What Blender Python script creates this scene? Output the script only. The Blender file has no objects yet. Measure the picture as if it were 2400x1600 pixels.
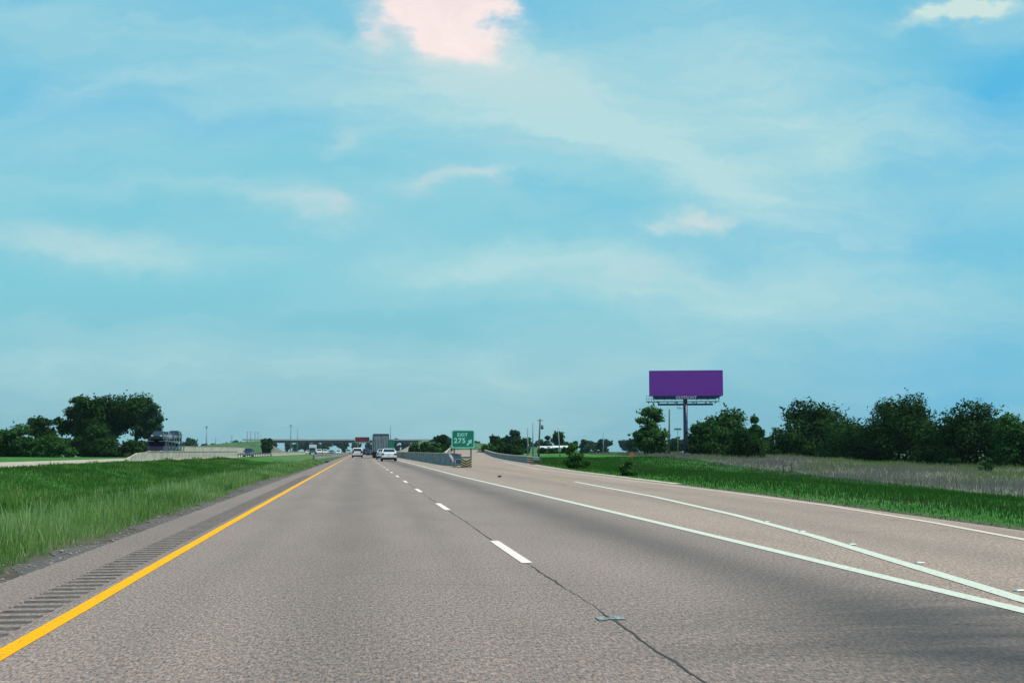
import bpy, bmesh, math, random
import numpy as np
from mathutils import Vector, Matrix
scene = bpy.context.scene
# ------------------------------------------------------------------ camera
F = 2900.0; EYE = 1.2
PITCH = math.atan(256/F); YAW = math.atan(358*math.cos(PITCH)/F)
cp, sp, cy, sy = math.cos(PITCH), math.sin(PITCH), math.cos(YAW), math.sin(YAW)
FW = Vector((sy*cp, cy*cp, sp)); RT = Vector((cy, -sy, 0)); UP = RT.cross(FW)
CAM = Vector((0, 0, EYE))
cam = bpy.data.cameras.new('camera'); camo = bpy.data.objects.new('camera', cam)
scene.collection.objects.link(camo); scene.camera = camo
camo.location = CAM
camo.rotation_euler = (math.pi/2+PITCH, 0, -YAW)
cam.sensor_width = 36; cam.lens = 36*F/2400; cam.clip_start = .1; cam.clip_end = 9000
def dirp(px, py): return FW + RT*((px-1200)/F) + UP*((800-py)/F)
def pt(px, py, d): return CAM + dirp(px, py)*d               # point at camera depth d
def gp(px, py, z=0.0):                                        # point on the plane z
    v = dirp(px, py); return CAM + v*((z-EYE)/v.z)
# ------------------------------------------------------------------ colour management, sun, sky
scene.render.engine = 'CYCLES'
vs = scene.view_settings
vs.view_transform = 'Standard'; vs.look = 'None'; vs.gamma = 1; vs.exposure = 0.0; vs.use_curve_mapping = False
scene.cycles.volume_bounces = 1
scene.cycles.max_bounces = 8
scene.cycles.transparent_max_bounces = 24
SUN_DIR = Vector((0.46, -0.14, 0.95)).normalized()
sun = bpy.data.lights.new('sun', 'SUN'); sun.energy = 4.3; sun.angle = math.radians(.5); sun.color = (1, .90, .78)
so = bpy.data.objects.new('sun', sun); scene.collection.objects.link(so)
so.rotation_euler = SUN_DIR.to_track_quat('Z', 'Y').to_euler()

def lin(r, g, b):
    f = lambda c: ((c/255)/12.92 if c/255 <= .04045 else (((c/255)+.055)/1.055)**2.4)
    return (f(r), f(g), f(b), 1)
world = bpy.data.worlds.new('World'); scene.world = world; world.use_nodes = True
nt = world.node_tree; nt.nodes.clear()
def N(t, **k):
    n = nt.nodes.new(t)
    for a, b in k.items(): setattr(n, a, b)
    return n
def L(a, b): nt.links.new(a, b)
def M(op, a, b=None, c=None, clamp=False):
    n = N('ShaderNodeMath', operation=op, use_clamp=clamp)
    for i, v in enumerate((a, b, c)):
        if v is None: continue
        if isinstance(v, (int, float)): n.inputs[i].default_value = v
        else: L(v, n.inputs[i])
    return n.outputs[0]
def DOT(v, w):
    n = N('ShaderNodeVectorMath', operation='DOT_PRODUCT'); L(v, n.inputs[0]); n.inputs[1].default_value = w; return n.outputs['Value']
def MIX(f, a, b):
    n = N('ShaderNodeMix', data_type='RGBA')
    if isinstance(f, (int, float)): n.inputs[0].default_value = f
    else: L(f, n.inputs[0])
    for i, v in ((6, a), (7, b)):
        if isinstance(v, tuple): n.inputs[i].default_value = v
        else: L(v, n.inputs[i])
    return n.outputs[2]
tc = N('ShaderNodeTexCoord')
HF = Vector((sy, cy, 0))
fd = M('MAXIMUM', M('ABSOLUTE', DOT(tc.outputs['Generated'], HF)), .08)
uu = M('DIVIDE', DOT(tc.outputs['Generated'], RT), fd)
vv = M('DIVIDE', DOT(tc.outputs['Generated'], (0, 0, 1)), fd)
uv = N('ShaderNodeCombineXYZ'); L(uu, uv.inputs[0]); L(vv, uv.inputs[1])
def noise(vec, scale, detail, rough=.55, loc=(0, 0, 0), rot=0, scl=(1, 1, 1)):
    mp = N('ShaderNodeMapping'); L(vec, mp.inputs[0]); mp.inputs[1].default_value = loc; mp.inputs[2].default_value = (0, 0, rot); mp.inputs[3].default_value = scl
    n = N('ShaderNodeTexNoise'); L(mp.outputs[0], n.inputs['Vector']); n.inputs['Scale'].default_value = scale
    n.inputs['Detail'].default_value = detail; n.inputs['Roughness'].default_value = rough
    return n
wn = noise(uv.outputs[0], 8, 7, .6, (3.1, 1.7, 0), 0, (1, 1.7, 1))
wv = N('ShaderNodeVectorMath', operation='SUBTRACT'); L(wn.outputs['Color'], wv.inputs[0]); wv.inputs[1].default_value = (.5, .5, .5)
wsc = N('ShaderNodeVectorMath', operation='MULTIPLY'); L(wv.outputs[0], wsc.inputs[0]); wsc.inputs[1].default_value = (.17, .085, 0)
wa = N('ShaderNodeVectorMath', operation='ADD'); L(uv.outputs[0], wa.inputs[0]); L(wsc.outputs[0], wa.inputs[1])
warp = wa.outputs[0]
def blobs(lst, vec):
    tot = None
    for (px, py, sx, sy_, ang, amp) in lst:
        d = dirp(px, py); c = (d.dot(RT)/d.dot(HF), d.z/d.dot(HF), 0)
        mp = N('ShaderNodeMapping', vector_type='TEXTURE'); L(vec, mp.inputs[0])
        mp.inputs[1].default_value = c; mp.inputs[2].default_value = (0, 0, math.radians(ang)); mp.inputs[3].default_value = (sx/F, sy_/F, 1)
        dd = N('ShaderNodeVectorMath', operation='DOT_PRODUCT'); L(mp.outputs[0], dd.inputs[0]); L(mp.outputs[0], dd.inputs[1])
        e = M('EXPONENT', M('MULTIPLY', dd.outputs['Value'], -1.0))
        tot = M('MULTIPLY', e, amp) if tot is None else M('MULTIPLY_ADD', e, amp, tot)
    return tot
veil = blobs([(1150, 190, 560, 120, -6, .75), (1480, 330, 420, 70, -22, .55), (1750, 470, 330, 80, -25, .55),
              (1580, 670, 420, 75, -6, .62), (1250, 620, 330, 50, 5, .3), (680, 500, 200, 38, -8, .55), (150, 570, 320, 55, -2, .5), (450, 590, 300, 40, 0, .3),
              (1750, 120, 330, 150, -15, .42), (1000, 450, 150, 30, 5, .4), (820, 345, 90, 30, 20, .3), (150, 40, 500, 60, 3, .4),
              (330, 200, 260, 30, 8, .25), (1950, 330, 220, 160, -30, .35), (1000, 620, 260, 50, 8, .3), (1650, 545, 90, 22, -5, .4), (1550, 550, 60, 15, 0, .3), (900, 850, 900, 60, 0, .15),
              (420, 430, 500, 30, -3, .18), (100, 830, 300, 60, 2, .22), (2350, 450, 200, 40, -4, .2)], warp)
blue = blobs([(2330, 230, 230, 180, 20, .8), (150, 220, 330, 70, 0, .42), (520, 290, 330, 40, -3, .38), (1400, 520, 360, 40, -18, .2), (2100, 560, 380, 90, 0, .45), (60, 330, 260, 50, 0, .2), (1300, 60, 120, 60, 0, .2), (2300, 900, 500, 200, 0, .55), (2080, 420, 150, 60, -20, .2)], warp)
bright = blobs([(1100, 15, 130, 80, 0, 1.2), (1010, -10, 110, 60, 0, .7), (1130, 90, 85, 55, 0, 1.1), (1060, 80, 70, 50, 0, .4), (893, 88, 60, 42, 25, .5), (1200, 0, 50, 40, 0, .4)], warp)
wisp = blobs([(2200, 32, 130, 20, 14, .9), (2320, 8, 110, 16, 8, .6), (2140, 48, 50, 12, 10, .4), (1110, 430, 60, 14, 10, .22), (1660, 540, 60, 12, -8, .22)], warp)
st = noise(warp, 6, 8, .6, (0, 4, 0), .18, (.55, 2.6, 1))
tex = N('ShaderNodeMapRange'); L(st.outputs['Fac'], tex.inputs[0]); tex.inputs[1].default_value = .33; tex.inputs[2].default_value = .67; tex.inputs[3].default_value = .62; tex.inputs[4].default_value = 1.25
st2 = noise(warp, 3.2, 6, .55, (7, 1, 0), .1, (.6, 3.0, 1))
tex2 = N('ShaderNodeMapRange'); L(st2.outputs['Fac'], tex2.inputs[0]); tex2.inputs[1].default_value = .42; tex2.inputs[2].default_value = .72; tex2.inputs[4].default_value = .5
st3 = noise(warp, 15, 9, .66, (1, 6, 0), .22, (.5, 3.2, 1))
tex3 = N('ShaderNodeMapRange'); L(st3.outputs['Fac'], tex3.inputs[0]); tex3.inputs[1].default_value = .32; tex3.inputs[2].default_value = .68; tex3.inputs[3].default_value = .70; tex3.inputs[4].default_value = 1.22
veilf = M('MULTIPLY', M('ADD', M('MULTIPLY', veil, tex.outputs[0]), tex2.outputs[0]), tex3.outputs[0])
veilc = M('MINIMUM', veilf, .88)
sky = N('ShaderNodeTexSky', sky_type='NISHITA'); sky.sun_disc = False
sky.sun_elevation = math.asin(SUN_DIR.z); sky.sun_rotation = math.atan2(SUN_DIR.x, SUN_DIR.y)
sky.dust_density = 1.6; sky.ozone_density = 2.2
skx = N('ShaderNodeVectorMath', operation='MULTIPLY'); L(sky.outputs[0], skx.inputs[0]); skx.inputs[1].default_value = (.09, .11, .12)
ramp = N('ShaderNodeValToRGB'); L(M('MULTIPLY', vv, 2.2), ramp.inputs[0])
cr = ramp.color_ramp; cr.elements[0].position = 0; cr.elements[0].color = lin(134, 188, 204)
cr.elements[1].position = 1; cr.elements[1].color = lin(98, 188, 224)
for p, c in ((.12, lin(134, 195, 210)), (.3, lin(130, 206, 220)), (.55, lin(122, 205, 224)), (.8, lin(112, 198, 226))):
    e = cr.elements.new(p); e.color = c
base = MIX(.12, ramp.outputs[0], skx.outputs[0])
bluec = M('MINIMUM', blue, .85)
c1 = MIX(bluec, base, lin(74, 180, 228))
c2 = MIX(veilc, c1, lin(188, 223, 225))
c3a = MIX(M('MINIMUM', wisp, .85), c2, lin(212, 232, 224))
puff = blobs([(670, 492, 150, 26, -8, .30), (760, 500, 70, 20, -20, .28), (1000, 442, 70, 20, 12, .42), (1100, 440, 45, 20, -25, .35), (800, 345, 50, 24, 20, .3), (1668, 543, 55, 17, -6, .55), (1550, 548, 40, 10, 0, .3), (140, 560, 200, 34, 0, .22), (1480, 650, 220, 34, 4, .22), (1100, 180, 300, 40, -5, .2), (1210, 878, 40, 8, 0, .2), (1250, 340, 130, 16, -10, .2)], warp)
c3 = MIX(M('MINIMUM', M('MULTIPLY', puff, M('MULTIPLY', tex3.outputs[0], .62)), .6), c3a, lin(225, 218, 220))
bm_ = N('ShaderNodeMapRange'); L(M('MULTIPLY', bright, M('MULTIPLY_ADD', st.outputs['Fac'], .9, .6)), bm_.inputs[0]); bm_.inputs[1].default_value = .02; bm_.inputs[2].default_value = 1.0; bm_.interpolation_type = 'SMOOTHSTEP'; bm_.inputs[4].default_value = .96
pw = noise(warp, 16, 5, .6, (2, 9, 0)); pwr = N('ShaderNodeMapRange'); L(pw.outputs['Fac'], pwr.inputs[0]); pwr.inputs[1].default_value = .35; pwr.inputs[2].default_value = .65
pink = MIX(pwr.outputs[0], lin(244, 226, 224), lin(255, 238, 234))
c4 = MIX(bm_.outputs[0], c3, pink)
sc10 = N('ShaderNodeVectorMath', operation='SCALE'); L(c4, sc10.inputs[0]); sc10.inputs['Scale'].default_value = 10
bg = N('ShaderNodeBackground'); bg.inputs[1].default_value = .1; L(sc10.outputs[0], bg.inputs[0])
wo = N('ShaderNodeOutputWorld'); L(bg.outputs[0], wo.inputs[0])

# ------------------------------------------------------------------ helpers
rng = np.random.default_rng(7); random.seed(7)
COL = scene.collection
MATS = {}
def mat(name, col, rough=.7, var=.15, scale=3.0, metal=0, bump=0, emit=None, stretch=(1, 1, 1), spec=.5, detail=5):
    if name in MATS: return MATS[name]
    m = bpy.data.materials.new(name); m.use_nodes = True; t = m.node_tree; b = t.nodes['Principled BSDF']
    b.inputs['Roughness'].default_value = rough; b.inputs['Metallic'].default_value = metal
    b.inputs['Specular IOR Level'].default_value = spec
    tc = t.nodes.new('ShaderNodeTexCoord'); mp = t.nodes.new('ShaderNodeMapping'); t.links.new(tc.outputs['Object'], mp.inputs[0]); mp.inputs[3].default_value = stretch
    n = t.nodes.new('ShaderNodeTexNoise'); n.inputs['Scale'].default_value = scale; n.inputs['Detail'].default_value = detail; t.links.new(mp.outputs[0], n.inputs['Vector'])
    r = t.nodes.new('ShaderNodeValToRGB'); t.links.new(n.outputs['Fac'], r.inputs[0])
    c = col[:3]; r.color_ramp.elements[0].position = .3; r.color_ramp.elements[1].position = .7
    r.color_ramp.elements[0].color = tuple(x*(1-var) for x in c)+(1,); r.color_ramp.elements[1].color = tuple(min(1, x*(1+var)) for x in c)+(1,)
    t.links.new(r.outputs[0], b.inputs['Base Color'])
    if bump:
        bp = t.nodes.new('ShaderNodeBump'); bp.inputs['Strength'].default_value = bump; bp.inputs['Distance'].default_value = .02
        t.links.new(n.outputs['Fac'], bp.inputs['Height']); t.links.new(bp.outputs[0], b.inputs['Normal'])
    if emit: b.inputs['Emission Color'].default_value = emit[0]; b.inputs['Emission Strength'].default_value = emit[1]
    MATS[name] = m; return m
def tag(o, label=None, cat=None, group=None, kind=None):
    if label: o['label'] = label
    if cat: o['category'] = cat
    if group: o['group'] = group
    if kind: o['kind'] = kind
    return o
def empty(name, loc, label, cat, group=None, rz=0):
    o = bpy.data.objects.new(name, None); COL.objects.link(o); o.location = loc; o.rotation_euler = (0, 0, rz); o.empty_display_size = .3
    return tag(o, label, cat, group)
def link(name, me, m=None, parent=None, loc=None):
    o = bpy.data.objects.new(name, me); COL.objects.link(o)
    if m is not None and not me.materials: me.materials.append(m)
    if parent is not None: o.parent = parent
    if loc is not None: o.location = loc
    return o
class MB:                                                   # collects shapes, builds ONE mesh
    def __init__(s): s.bm = bmesh.new()
    def box(s, x0, x1, y0, y1, z0, z1, top=None, bev=0):
        v = [s.bm.verts.new(p) for p in ((x0,y0,z0),(x1,y0,z0),(x1,y1,z0),(x0,y1,z0),(x0,y0,z1),(x1,y0,z1),(x1,y1,z1),(x0,y1,z1))]
        fs = [s.bm.faces.new([v[i] for i in f]) for f in ((3,2,1,0),(4,5,6,7),(0,1,5,4),(1,2,6,5),(2,3,7,6),(3,0,4,7))]
        if bev:
            es = set(e for f in fs for e in f.edges)
            bmesh.ops.bevel(s.bm, geom=list(es), offset=bev, segments=2, affect='EDGES')
        return s
    def tube(s, a, b, r0, r1=None, n=8, cap=True):
        a = Vector(a); b = Vector(b); r1 = r0 if r1 is None else r1
        q = (b-a).to_track_quat('Z', 'Y'); A = []; B = []
        for i in range(n):
            t = 2*math.pi*i/n; d = q @ Vector((math.cos(t), math.sin(t), 0))
            A.append(s.bm.verts.new(a+d*r0)); B.append(s.bm.verts.new(b+d*r1))
        for i in range(n): s.bm.faces.new((A[i], A[(i+1)%n], B[(i+1)%n], B[i])).smooth = True
        if cap: s.bm.faces.new(A[::-1]); s.bm.faces.new(B)
        return s
    def loft(s, secs, cap=True, smooth=False):              # list of rings with equal counts
        R = [[s.bm.verts.new(p) for p in r] for r in secs]; n = len(R[0])
        for a, b in zip(R, R[1:]):
            for i in range(n): s.bm.faces.new((a[i], a[(i+1)%n], b[(i+1)%n], b[i])).smooth = smooth
        if cap: s.bm.faces.new(R[0][::-1]); s.bm.faces.new(R[-1])
        return s
    def poly(s, pts, thick=None):
        v = [s.bm.verts.new(p) for p in pts]; f = s.bm.faces.new(v)
        if thick:
            r = bmesh.ops.extrude_face_region(s.bm, geom=[f]); bmesh.ops.translate(s.bm, vec=thick, verts=[g for g in r['geom'] if isinstance(g, bmesh.types.BMVert)])
        return s
    def build(s, name, m, parent=None, loc=None):
        bmesh.ops.recalc_face_normals(s.bm, faces=s.bm.faces)
        me = bpy.data.meshes.new(name); s.bm.to_mesh(me); s.bm.free()
        return link(name, me, m, parent, loc)
def copy_tree(o, loc=None, label=None, parent=None):
    c = o.copy(); COL.objects.link(c)
    if parent is not None: c.parent = parent
    if loc is not None: c.location = loc
    if label: c['label'] = label
    for ch in list(o.children): copy_tree(ch, parent=c)
    return c
def interp(pts, y):                                         # piecewise x(y)
    if y <= pts[0][1]: a, b = pts[0], pts[1]
    elif y >= pts[-1][1]: a, b = pts[-2], pts[-1]
    else:
        for a, b in zip(pts, pts[1:]):
            if a[1] <= y <= b[1]: break
    t = (y-a[1])/(b[1]-a[1]); return a[0]+(b[0]-a[0])*t
def sm(t): t = max(0, min(1, t)); return t*t*(3-2*t)

# ------------------------------------------------------------------ outlines of the roads (plan)
EDGE_R = [(9.2, -20), (9.2, 8), (10.1, 19), (11.0, 34), (11.4, 46), (12.6, 74), (14.6, 102), (16.3, 120), (22.3, 205), (30, 300), (41, 430), (70, 700)]
RAMP_L = [(8.0, 100), (10.5, 150), (14.5, 205), (22, 300), (32.5, 430), (60, 700)]
LW = -3.22
OPP_N = [(-25.4, -20), (-25.0, 60), (-24.6, 100), (-24.0, 150), (-22.4, 200), (-21, 300), (-20.5, 400), (-20.5, 1200)]
OPP_F = [(-38.2, -20), (-38, 100), (-36.5, 200), (-33.8, 300), (-33, 400), (-33, 1200)]
def hgt(x, y):
    xr = interp(EDGE_R, min(y, 700)); on, of = interp(OPP_N, min(y, 1190)), interp(OPP_F, min(y, 1190))
    if x > xr:
        t = x-xr; k = sm((y-120)/110); low = -1.5*sm((t-.3)/27); far = .45*sm((t-.5)/14)-1.15*sm((x-68)/20)
        h = -.06 + low*(1-k) + far*k + (.10*math.sin(x*.21+y*.05) + .08*math.sin(x*.07-y*.11))*sm(t/12)
        h -= .35*sm((y-300)/200)*sm(t/12)
        return h
    if x < of:
        return -.06 + .25*math.sin(x*.03+y*.02)*sm((of-x)/20)
    if on < x < LW:
        w = (x-on)/(LW-on); return -.06 - .85*math.sin(math.pi*min(1, max(0, (w-.06)/.9)))**1.3*1.0 + 0.03*math.sin(x*2.1+y*.9)*sm((LW-.5-x)/1)
    return -.06
# ------------------------------------------------------------------ ground
def ground():
    xs = np.unique(np.concatenate([np.linspace(-1400, -200, 14), np.linspace(-200, -42, 24), np.arange(-42, 60, .55), np.linspace(60, 200, 36), np.linspace(200, 1400, 16)]))
    ys = np.unique(np.concatenate([np.arange(-20, 60, 1.2), np.arange(60, 200, 3), np.arange(200, 700, 14), np.linspace(700, 2500, 14)]))
    V = np.array([(x, y, hgt(x, y)) for y in ys for x in xs]); nx, ny = len(xs), len(ys)
    Fc = [(j*nx+i, j*nx+i+1, (j+1)*nx+i+1, (j+1)*nx+i) for j in range(ny-1) for i in range(nx-1)]
    me = bpy.data.meshes.new('ground'); me.from_pydata(V.tolist(), [], Fc); me.update()
    at = me.attributes.new('field', 'FLOAT', 'POINT'); vals = []
    for x, y, z in V:
        t = x-fence_x(y); vals.append(sm((t+.5)/2.5) if y < 260 else .35)
    at.data.foreach_set('value', np.array(vals, dtype=np.float32))
    me.polygons.foreach_set('use_smooth', [True]*len(me.polygons))
    at2 = me.attributes.new('soil', 'FLOAT', 'POINT'); v2 = []
    for x, y, z in V:
        xr = interp(EDGE_R, min(y, 700)); v2.append(max(1-sm((LW-.5-x)/1.1) if x < LW+.6 else 1, 0) if x < 5 else 1-sm((x-xr-.3)/.9))
    at2.data.foreach_set('value', np.array(v2, dtype=np.float32))
    m = bpy.data.materials.new('grassy_soil'); m.use_nodes = True; t = m.node_tree; b = t.nodes['Principled BSDF']
    b.inputs['Roughness'].default_value = .95; b.inputs['Specular IOR Level'].default_value = .1
    tc = t.nodes.new('ShaderNodeTexCoord')
    def nz(s, d, st=(1, 1, 1)):
        mp = t.nodes.new('ShaderNodeMapping'); t.links.new(tc.outputs['Object'], mp.inputs[0]); mp.inputs[3].default_value = st
        n = t.nodes.new('ShaderNodeTexNoise'); n.inputs['Scale'].default_value = s; n.inputs['Detail'].default_value = d; n.inputs['Roughness'].default_value = .65; t.links.new(mp.outputs[0], n.inputs['Vector']); return n.outputs['Fac']
    def rmp(f, stops):
        r = t.nodes.new('ShaderNodeValToRGB'); t.links.new(f, r.inputs[0]); e = r.color_ramp.elements
        e[0].position, e[0].color = stops[0][0], stops[0][1]+(1,); e[1].position, e[1].color = stops[-1][0], stops[-1][1]+(1,)
        for p, c in stops[1:-1]: q = e.new(p); q.color = c+(1,)
        return r.outputs[0]
    def mx(f, a, c, bt='MIX'):
        n = t.nodes.new('ShaderNodeMix'); n.data_type = 'RGBA'; n.blend_type = bt
        if isinstance(f, float): n.inputs[0].default_value = f
        else: t.links.new(f, n.inputs[0])
        t.links.new(a, n.inputs[6]); t.links.new(c, n.inputs[7]); return n.outputs[2]
    g1 = rmp(nz(.35, 6, (1, .5, 1)), [(.3, (.030, .115, .018)), (.5, (.042, .15, .024)), (.7, (.080, .19, .040))])
    g2 = rmp(nz(7, 6, (1, .6, 1)), [(.3, (.45, .5, .45)), (.7, (1.5, 1.45, 1.4))])
    grass = mx(1.0, g1, g2, 'MULTIPLY')
    f1 = rmp(nz(.16, 6, (.5, 1.4, 1)), [(.32, (.07, .15, .035)), (.45, (.15, .15, .11)), (.6, (.17, .15, .135)), (.72, (.12, .17, .06))])
    fld = mx(1.0, f1, g2, 'MULTIPLY')
    a = t.nodes.new('ShaderNodeAttribute'); a.attribute_name = 'field'
    out = mx(a.outputs['Fac'], grass, fld)
    a2 = t.nodes.new('ShaderNodeAttribute'); a2.attribute_name = 'soil'
    out = mx(a2.outputs['Fac'], out, rmp(nz(4, 7), [(.3, (.075, .06, .045)), (.55, (.12, .10, .08)), (.7, (.07, .10, .04))]))
    t.links.new(out, b.inputs['Base Color'])
    bp = t.nodes.new('ShaderNodeBump'); bp.inputs['Strength'].default_value = .8; bp.inputs['Distance'].default_value = .12; t.links.new(nz(5, 8), bp.inputs['Height']); t.links.new(bp.outputs[0], b.inputs['Normal'])
    tag(link('ground', me, m), kind='structure')
# fence line along the field on the right
FEN = [tuple(gp(px_, py_, -1.5))[:2] for px_, py_ in ((2440, 1172), (2119, 1136), (1856, 1109))]
def fence_x(y):
    return interp([FEN[0], FEN[1], FEN[2], (FEN[2][0]-1, FEN[2][1]+60), (FEN[2][0]-3, 400)], max(y, 5)) if y < 400 else FEN[2][0]-3
ground()

# ------------------------------------------------------------------ pavement
def asphalt(name, col, lanes=(), dark_near=False, far_rough=.72):
    m = bpy.data.materials.new(name); m.use_nodes = True; t = m.node_tree; b = t.nodes['Principled BSDF']
    b.inputs['Roughness'].default_value = far_rough; b.inputs['Specular IOR Level'].default_value = .42
    tc = t.nodes.new('ShaderNodeTexCoord'); sep = t.nodes.new('ShaderNodeSeparateXYZ'); t.links.new(tc.outputs['Object'], sep.inputs[0])
    def mth(op, a, c=None, d=None, clamp=False):
        n = t.nodes.new('ShaderNodeMath'); n.operation = op; n.use_clamp = clamp
        for i, v in enumerate((a, c, d)):
            if v is None: continue
            if isinstance(v, (int, float)): n.inputs[i].default_value = v
            else: t.links.new(v, n.inputs[i])
        return n.outputs[0]
    def nz(s, d, st=(1, 1, 1), r=.6, rot=0):
        mp = t.nodes.new('ShaderNodeMapping'); t.links.new(tc.outputs['Object'], mp.inputs[0]); mp.inputs[3].default_value = st; mp.inputs[2].default_value = (0, 0, rot)
        n = t.nodes.new('ShaderNodeTexNoise'); n.inputs['Scale'].default_value = s; n.inputs['Detail'].default_value = d; n.inputs['Roughness'].default_value = r; t.links.new(mp.outputs[0], n.inputs['Vector']); return n.outputs['Fac']
    def mr(f, a, c, lo, hi):
        n = t.nodes.new('ShaderNodeMapRange'); t.links.new(f, n.inputs[0]); 
        for i, v in enumerate((a, c, lo, hi)): n.inputs[i+1].default_value = v
        return n.outputs[0]
    fine = mr(nz(58, 3, (1, .27, 1), .85), .3, .7, .10, 2.1)          # exposed stones
    fine2 = mr(nz(24, 3, (1, .5, 1)), .3, .7, .72, 1.28)
    mid = mr(nz(1.3, 5, (1, .25, 1)), .3, .7, .93, 1.07)
    big = mr(nz(.22, 4, (1.6, .3, 1)), .3, .7, .9, 1.09)
    v = mth('MULTIPLY', mth('MULTIPLY', fine, fine2), mth('MULTIPLY', mid, big))
    for (x0, w, amt) in lanes:                                       # oil and rubber darkening along a lane
        dx = mth('DIVIDE', mth('SUBTRACT', mth('ADD', sep.outputs[0], mth('MULTIPLY', mth('SUBTRACT', nz(.15, 3), .5), .5)), x0), w)
        g = mth('EXPONENT', mth('MULTIPLY', mth('MULTIPLY', dx, dx), -1))
        v = mth('MULTIPLY', v, mth('SUBTRACT', 1, mth('MULTIPLY', g, mth('MULTIPLY', mr(nz(.12, 3, (1, .5, 1)), .3, .7, .7, 1.15), amt))))
    if dark_near:                                                    # a darker patch in the near right lane, made uneven by slanted noise
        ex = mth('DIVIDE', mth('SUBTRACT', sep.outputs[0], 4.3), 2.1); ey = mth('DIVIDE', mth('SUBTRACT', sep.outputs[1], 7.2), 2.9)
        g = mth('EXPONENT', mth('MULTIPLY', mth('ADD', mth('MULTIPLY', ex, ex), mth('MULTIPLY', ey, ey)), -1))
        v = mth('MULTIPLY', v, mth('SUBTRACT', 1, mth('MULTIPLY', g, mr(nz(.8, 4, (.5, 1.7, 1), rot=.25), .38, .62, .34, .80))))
    # sparse hairline cracks
    vo = t.nodes.new('ShaderNodeTexVoronoi'); vo.feature = 'DISTANCE_TO_EDGE'; vo.inputs['Scale'].default_value = .28
    mp = t.nodes.new('ShaderNodeMapping'); wob = t.nodes.new('ShaderNodeVectorMath'); wob.operation = 'MULTIPLY_ADD'
    nn = t.nodes.new('ShaderNodeTexNoise'); nn.inputs['Scale'].default_value = 1.3; nn.inputs['Detail'].default_value = 5; t.links.new(tc.outputs['Object'], nn.inputs['Vector'])
    t.links.new(nn.outputs['Color'], wob.inputs[0]); wob.inputs[1].default_value = (.7, .7, 0); t.links.new(tc.outputs['Object'], wob.inputs[2])
    t.links.new(wob.outputs[0], mp.inputs[0]); mp.inputs[3].default_value = (.45, .9, 1); t.links.new(mp.outputs[0], vo.inputs['Vector'])
    ck = mr(vo.outputs['Distance'], .0, .006, .0, 1.0); pres = mr(nz(.13, 2), .50, .58, 0, 1)
    ck2 = mth('SUBTRACT', 1, mth('MULTIPLY', mth('SUBTRACT', 1, ck), mth('MULTIPLY', pres, .35)))
    v = mth('MULTIPLY', v, ck2)
    cn = t.nodes.new('ShaderNodeValToRGB'); t.links.new(nz(38, 2, (1, .5, 1), .7), cn.inputs[0]); e = cn.color_ramp.elements
    e[0].position = .35; e[1].position = .65; e[0].color = (col[0]*.9, col[1]*.98, col[2]*1.1, 1); e[1].color = (col[0]*1.1, col[1]*1.0, col[2]*.9, 1)
    sc = t.nodes.new('ShaderNodeVectorMath'); sc.operation = 'SCALE'; t.links.new(cn.outputs[0], sc.inputs[0]); t.links.new(v, sc.inputs['Scale'])
    t.links.new(sc.outputs[0], b.inputs['Base Color'])
    bp = t.nodes.new('ShaderNodeBump'); bp.inputs['Strength'].default_value = .25; bp.inputs['Distance'].default_value = .006; t.links.new(nz(80, 3, (1, .4, 1), .7), bp.inputs['Height']); t.links.new(bp.outputs[0], b.inputs['Normal'])
    return m
ROADC = (.212, .155, .126)
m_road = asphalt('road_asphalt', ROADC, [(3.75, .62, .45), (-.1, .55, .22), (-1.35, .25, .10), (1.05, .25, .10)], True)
m_shoulder = asphalt('shoulder_asphalt', (.186, .134, .109))
m_ramp = asphalt('ramp_concrete', (.275, .196, .150), [(7.2, .5, .15), (9.2, .5, .15)])
def strip(name, fl, fr, ys, z, m, kind='structure', zf=None):
    V = []; Fc = []
    for i, y in enumerate(ys):
        V += [(fl(y), y, z if zf is None else zf(y)), (fr(y), y, z if zf is None else zf(y))]
        if i: Fc.append((2*i-2, 2*i-1, 2*i+1, 2*i))
    me = bpy.data.meshes.new(name); me.from_pydata(V, [], Fc); me.update()
    return tag(link(name, me, m), kind=kind)
ysn = list(np.arange(-15, 104, 1.0))
RX = 5.4
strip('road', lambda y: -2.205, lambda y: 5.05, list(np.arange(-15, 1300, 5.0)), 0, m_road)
strip('exit_ramp', lambda y: 5.05, lambda y: interp(EDGE_R, y)-.02, ysn, -.002, m_ramp)
strip('exit_ramp', lambda y: interp(RAMP_L, y), lambda y: interp(EDGE_R, y)-.02, list(np.arange(103, 650, 6.0)), -.002, m_ramp, zf=lambda y: -.002 + 1.5*sm((y-140)/300))
strip('road_verge', lambda y: 5.05, lambda y: 7.6, list(np.arange(103, 1300, 10.0)), -.003, m_ramp)
strip('opposite_road', lambda y: interp(OPP_N, y), lambda y: interp(OPP_F, y), list(np.arange(-20, 1190, 6.0)), .0, asphalt('opposite_asphalt', (.37, .30, .235)))
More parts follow.
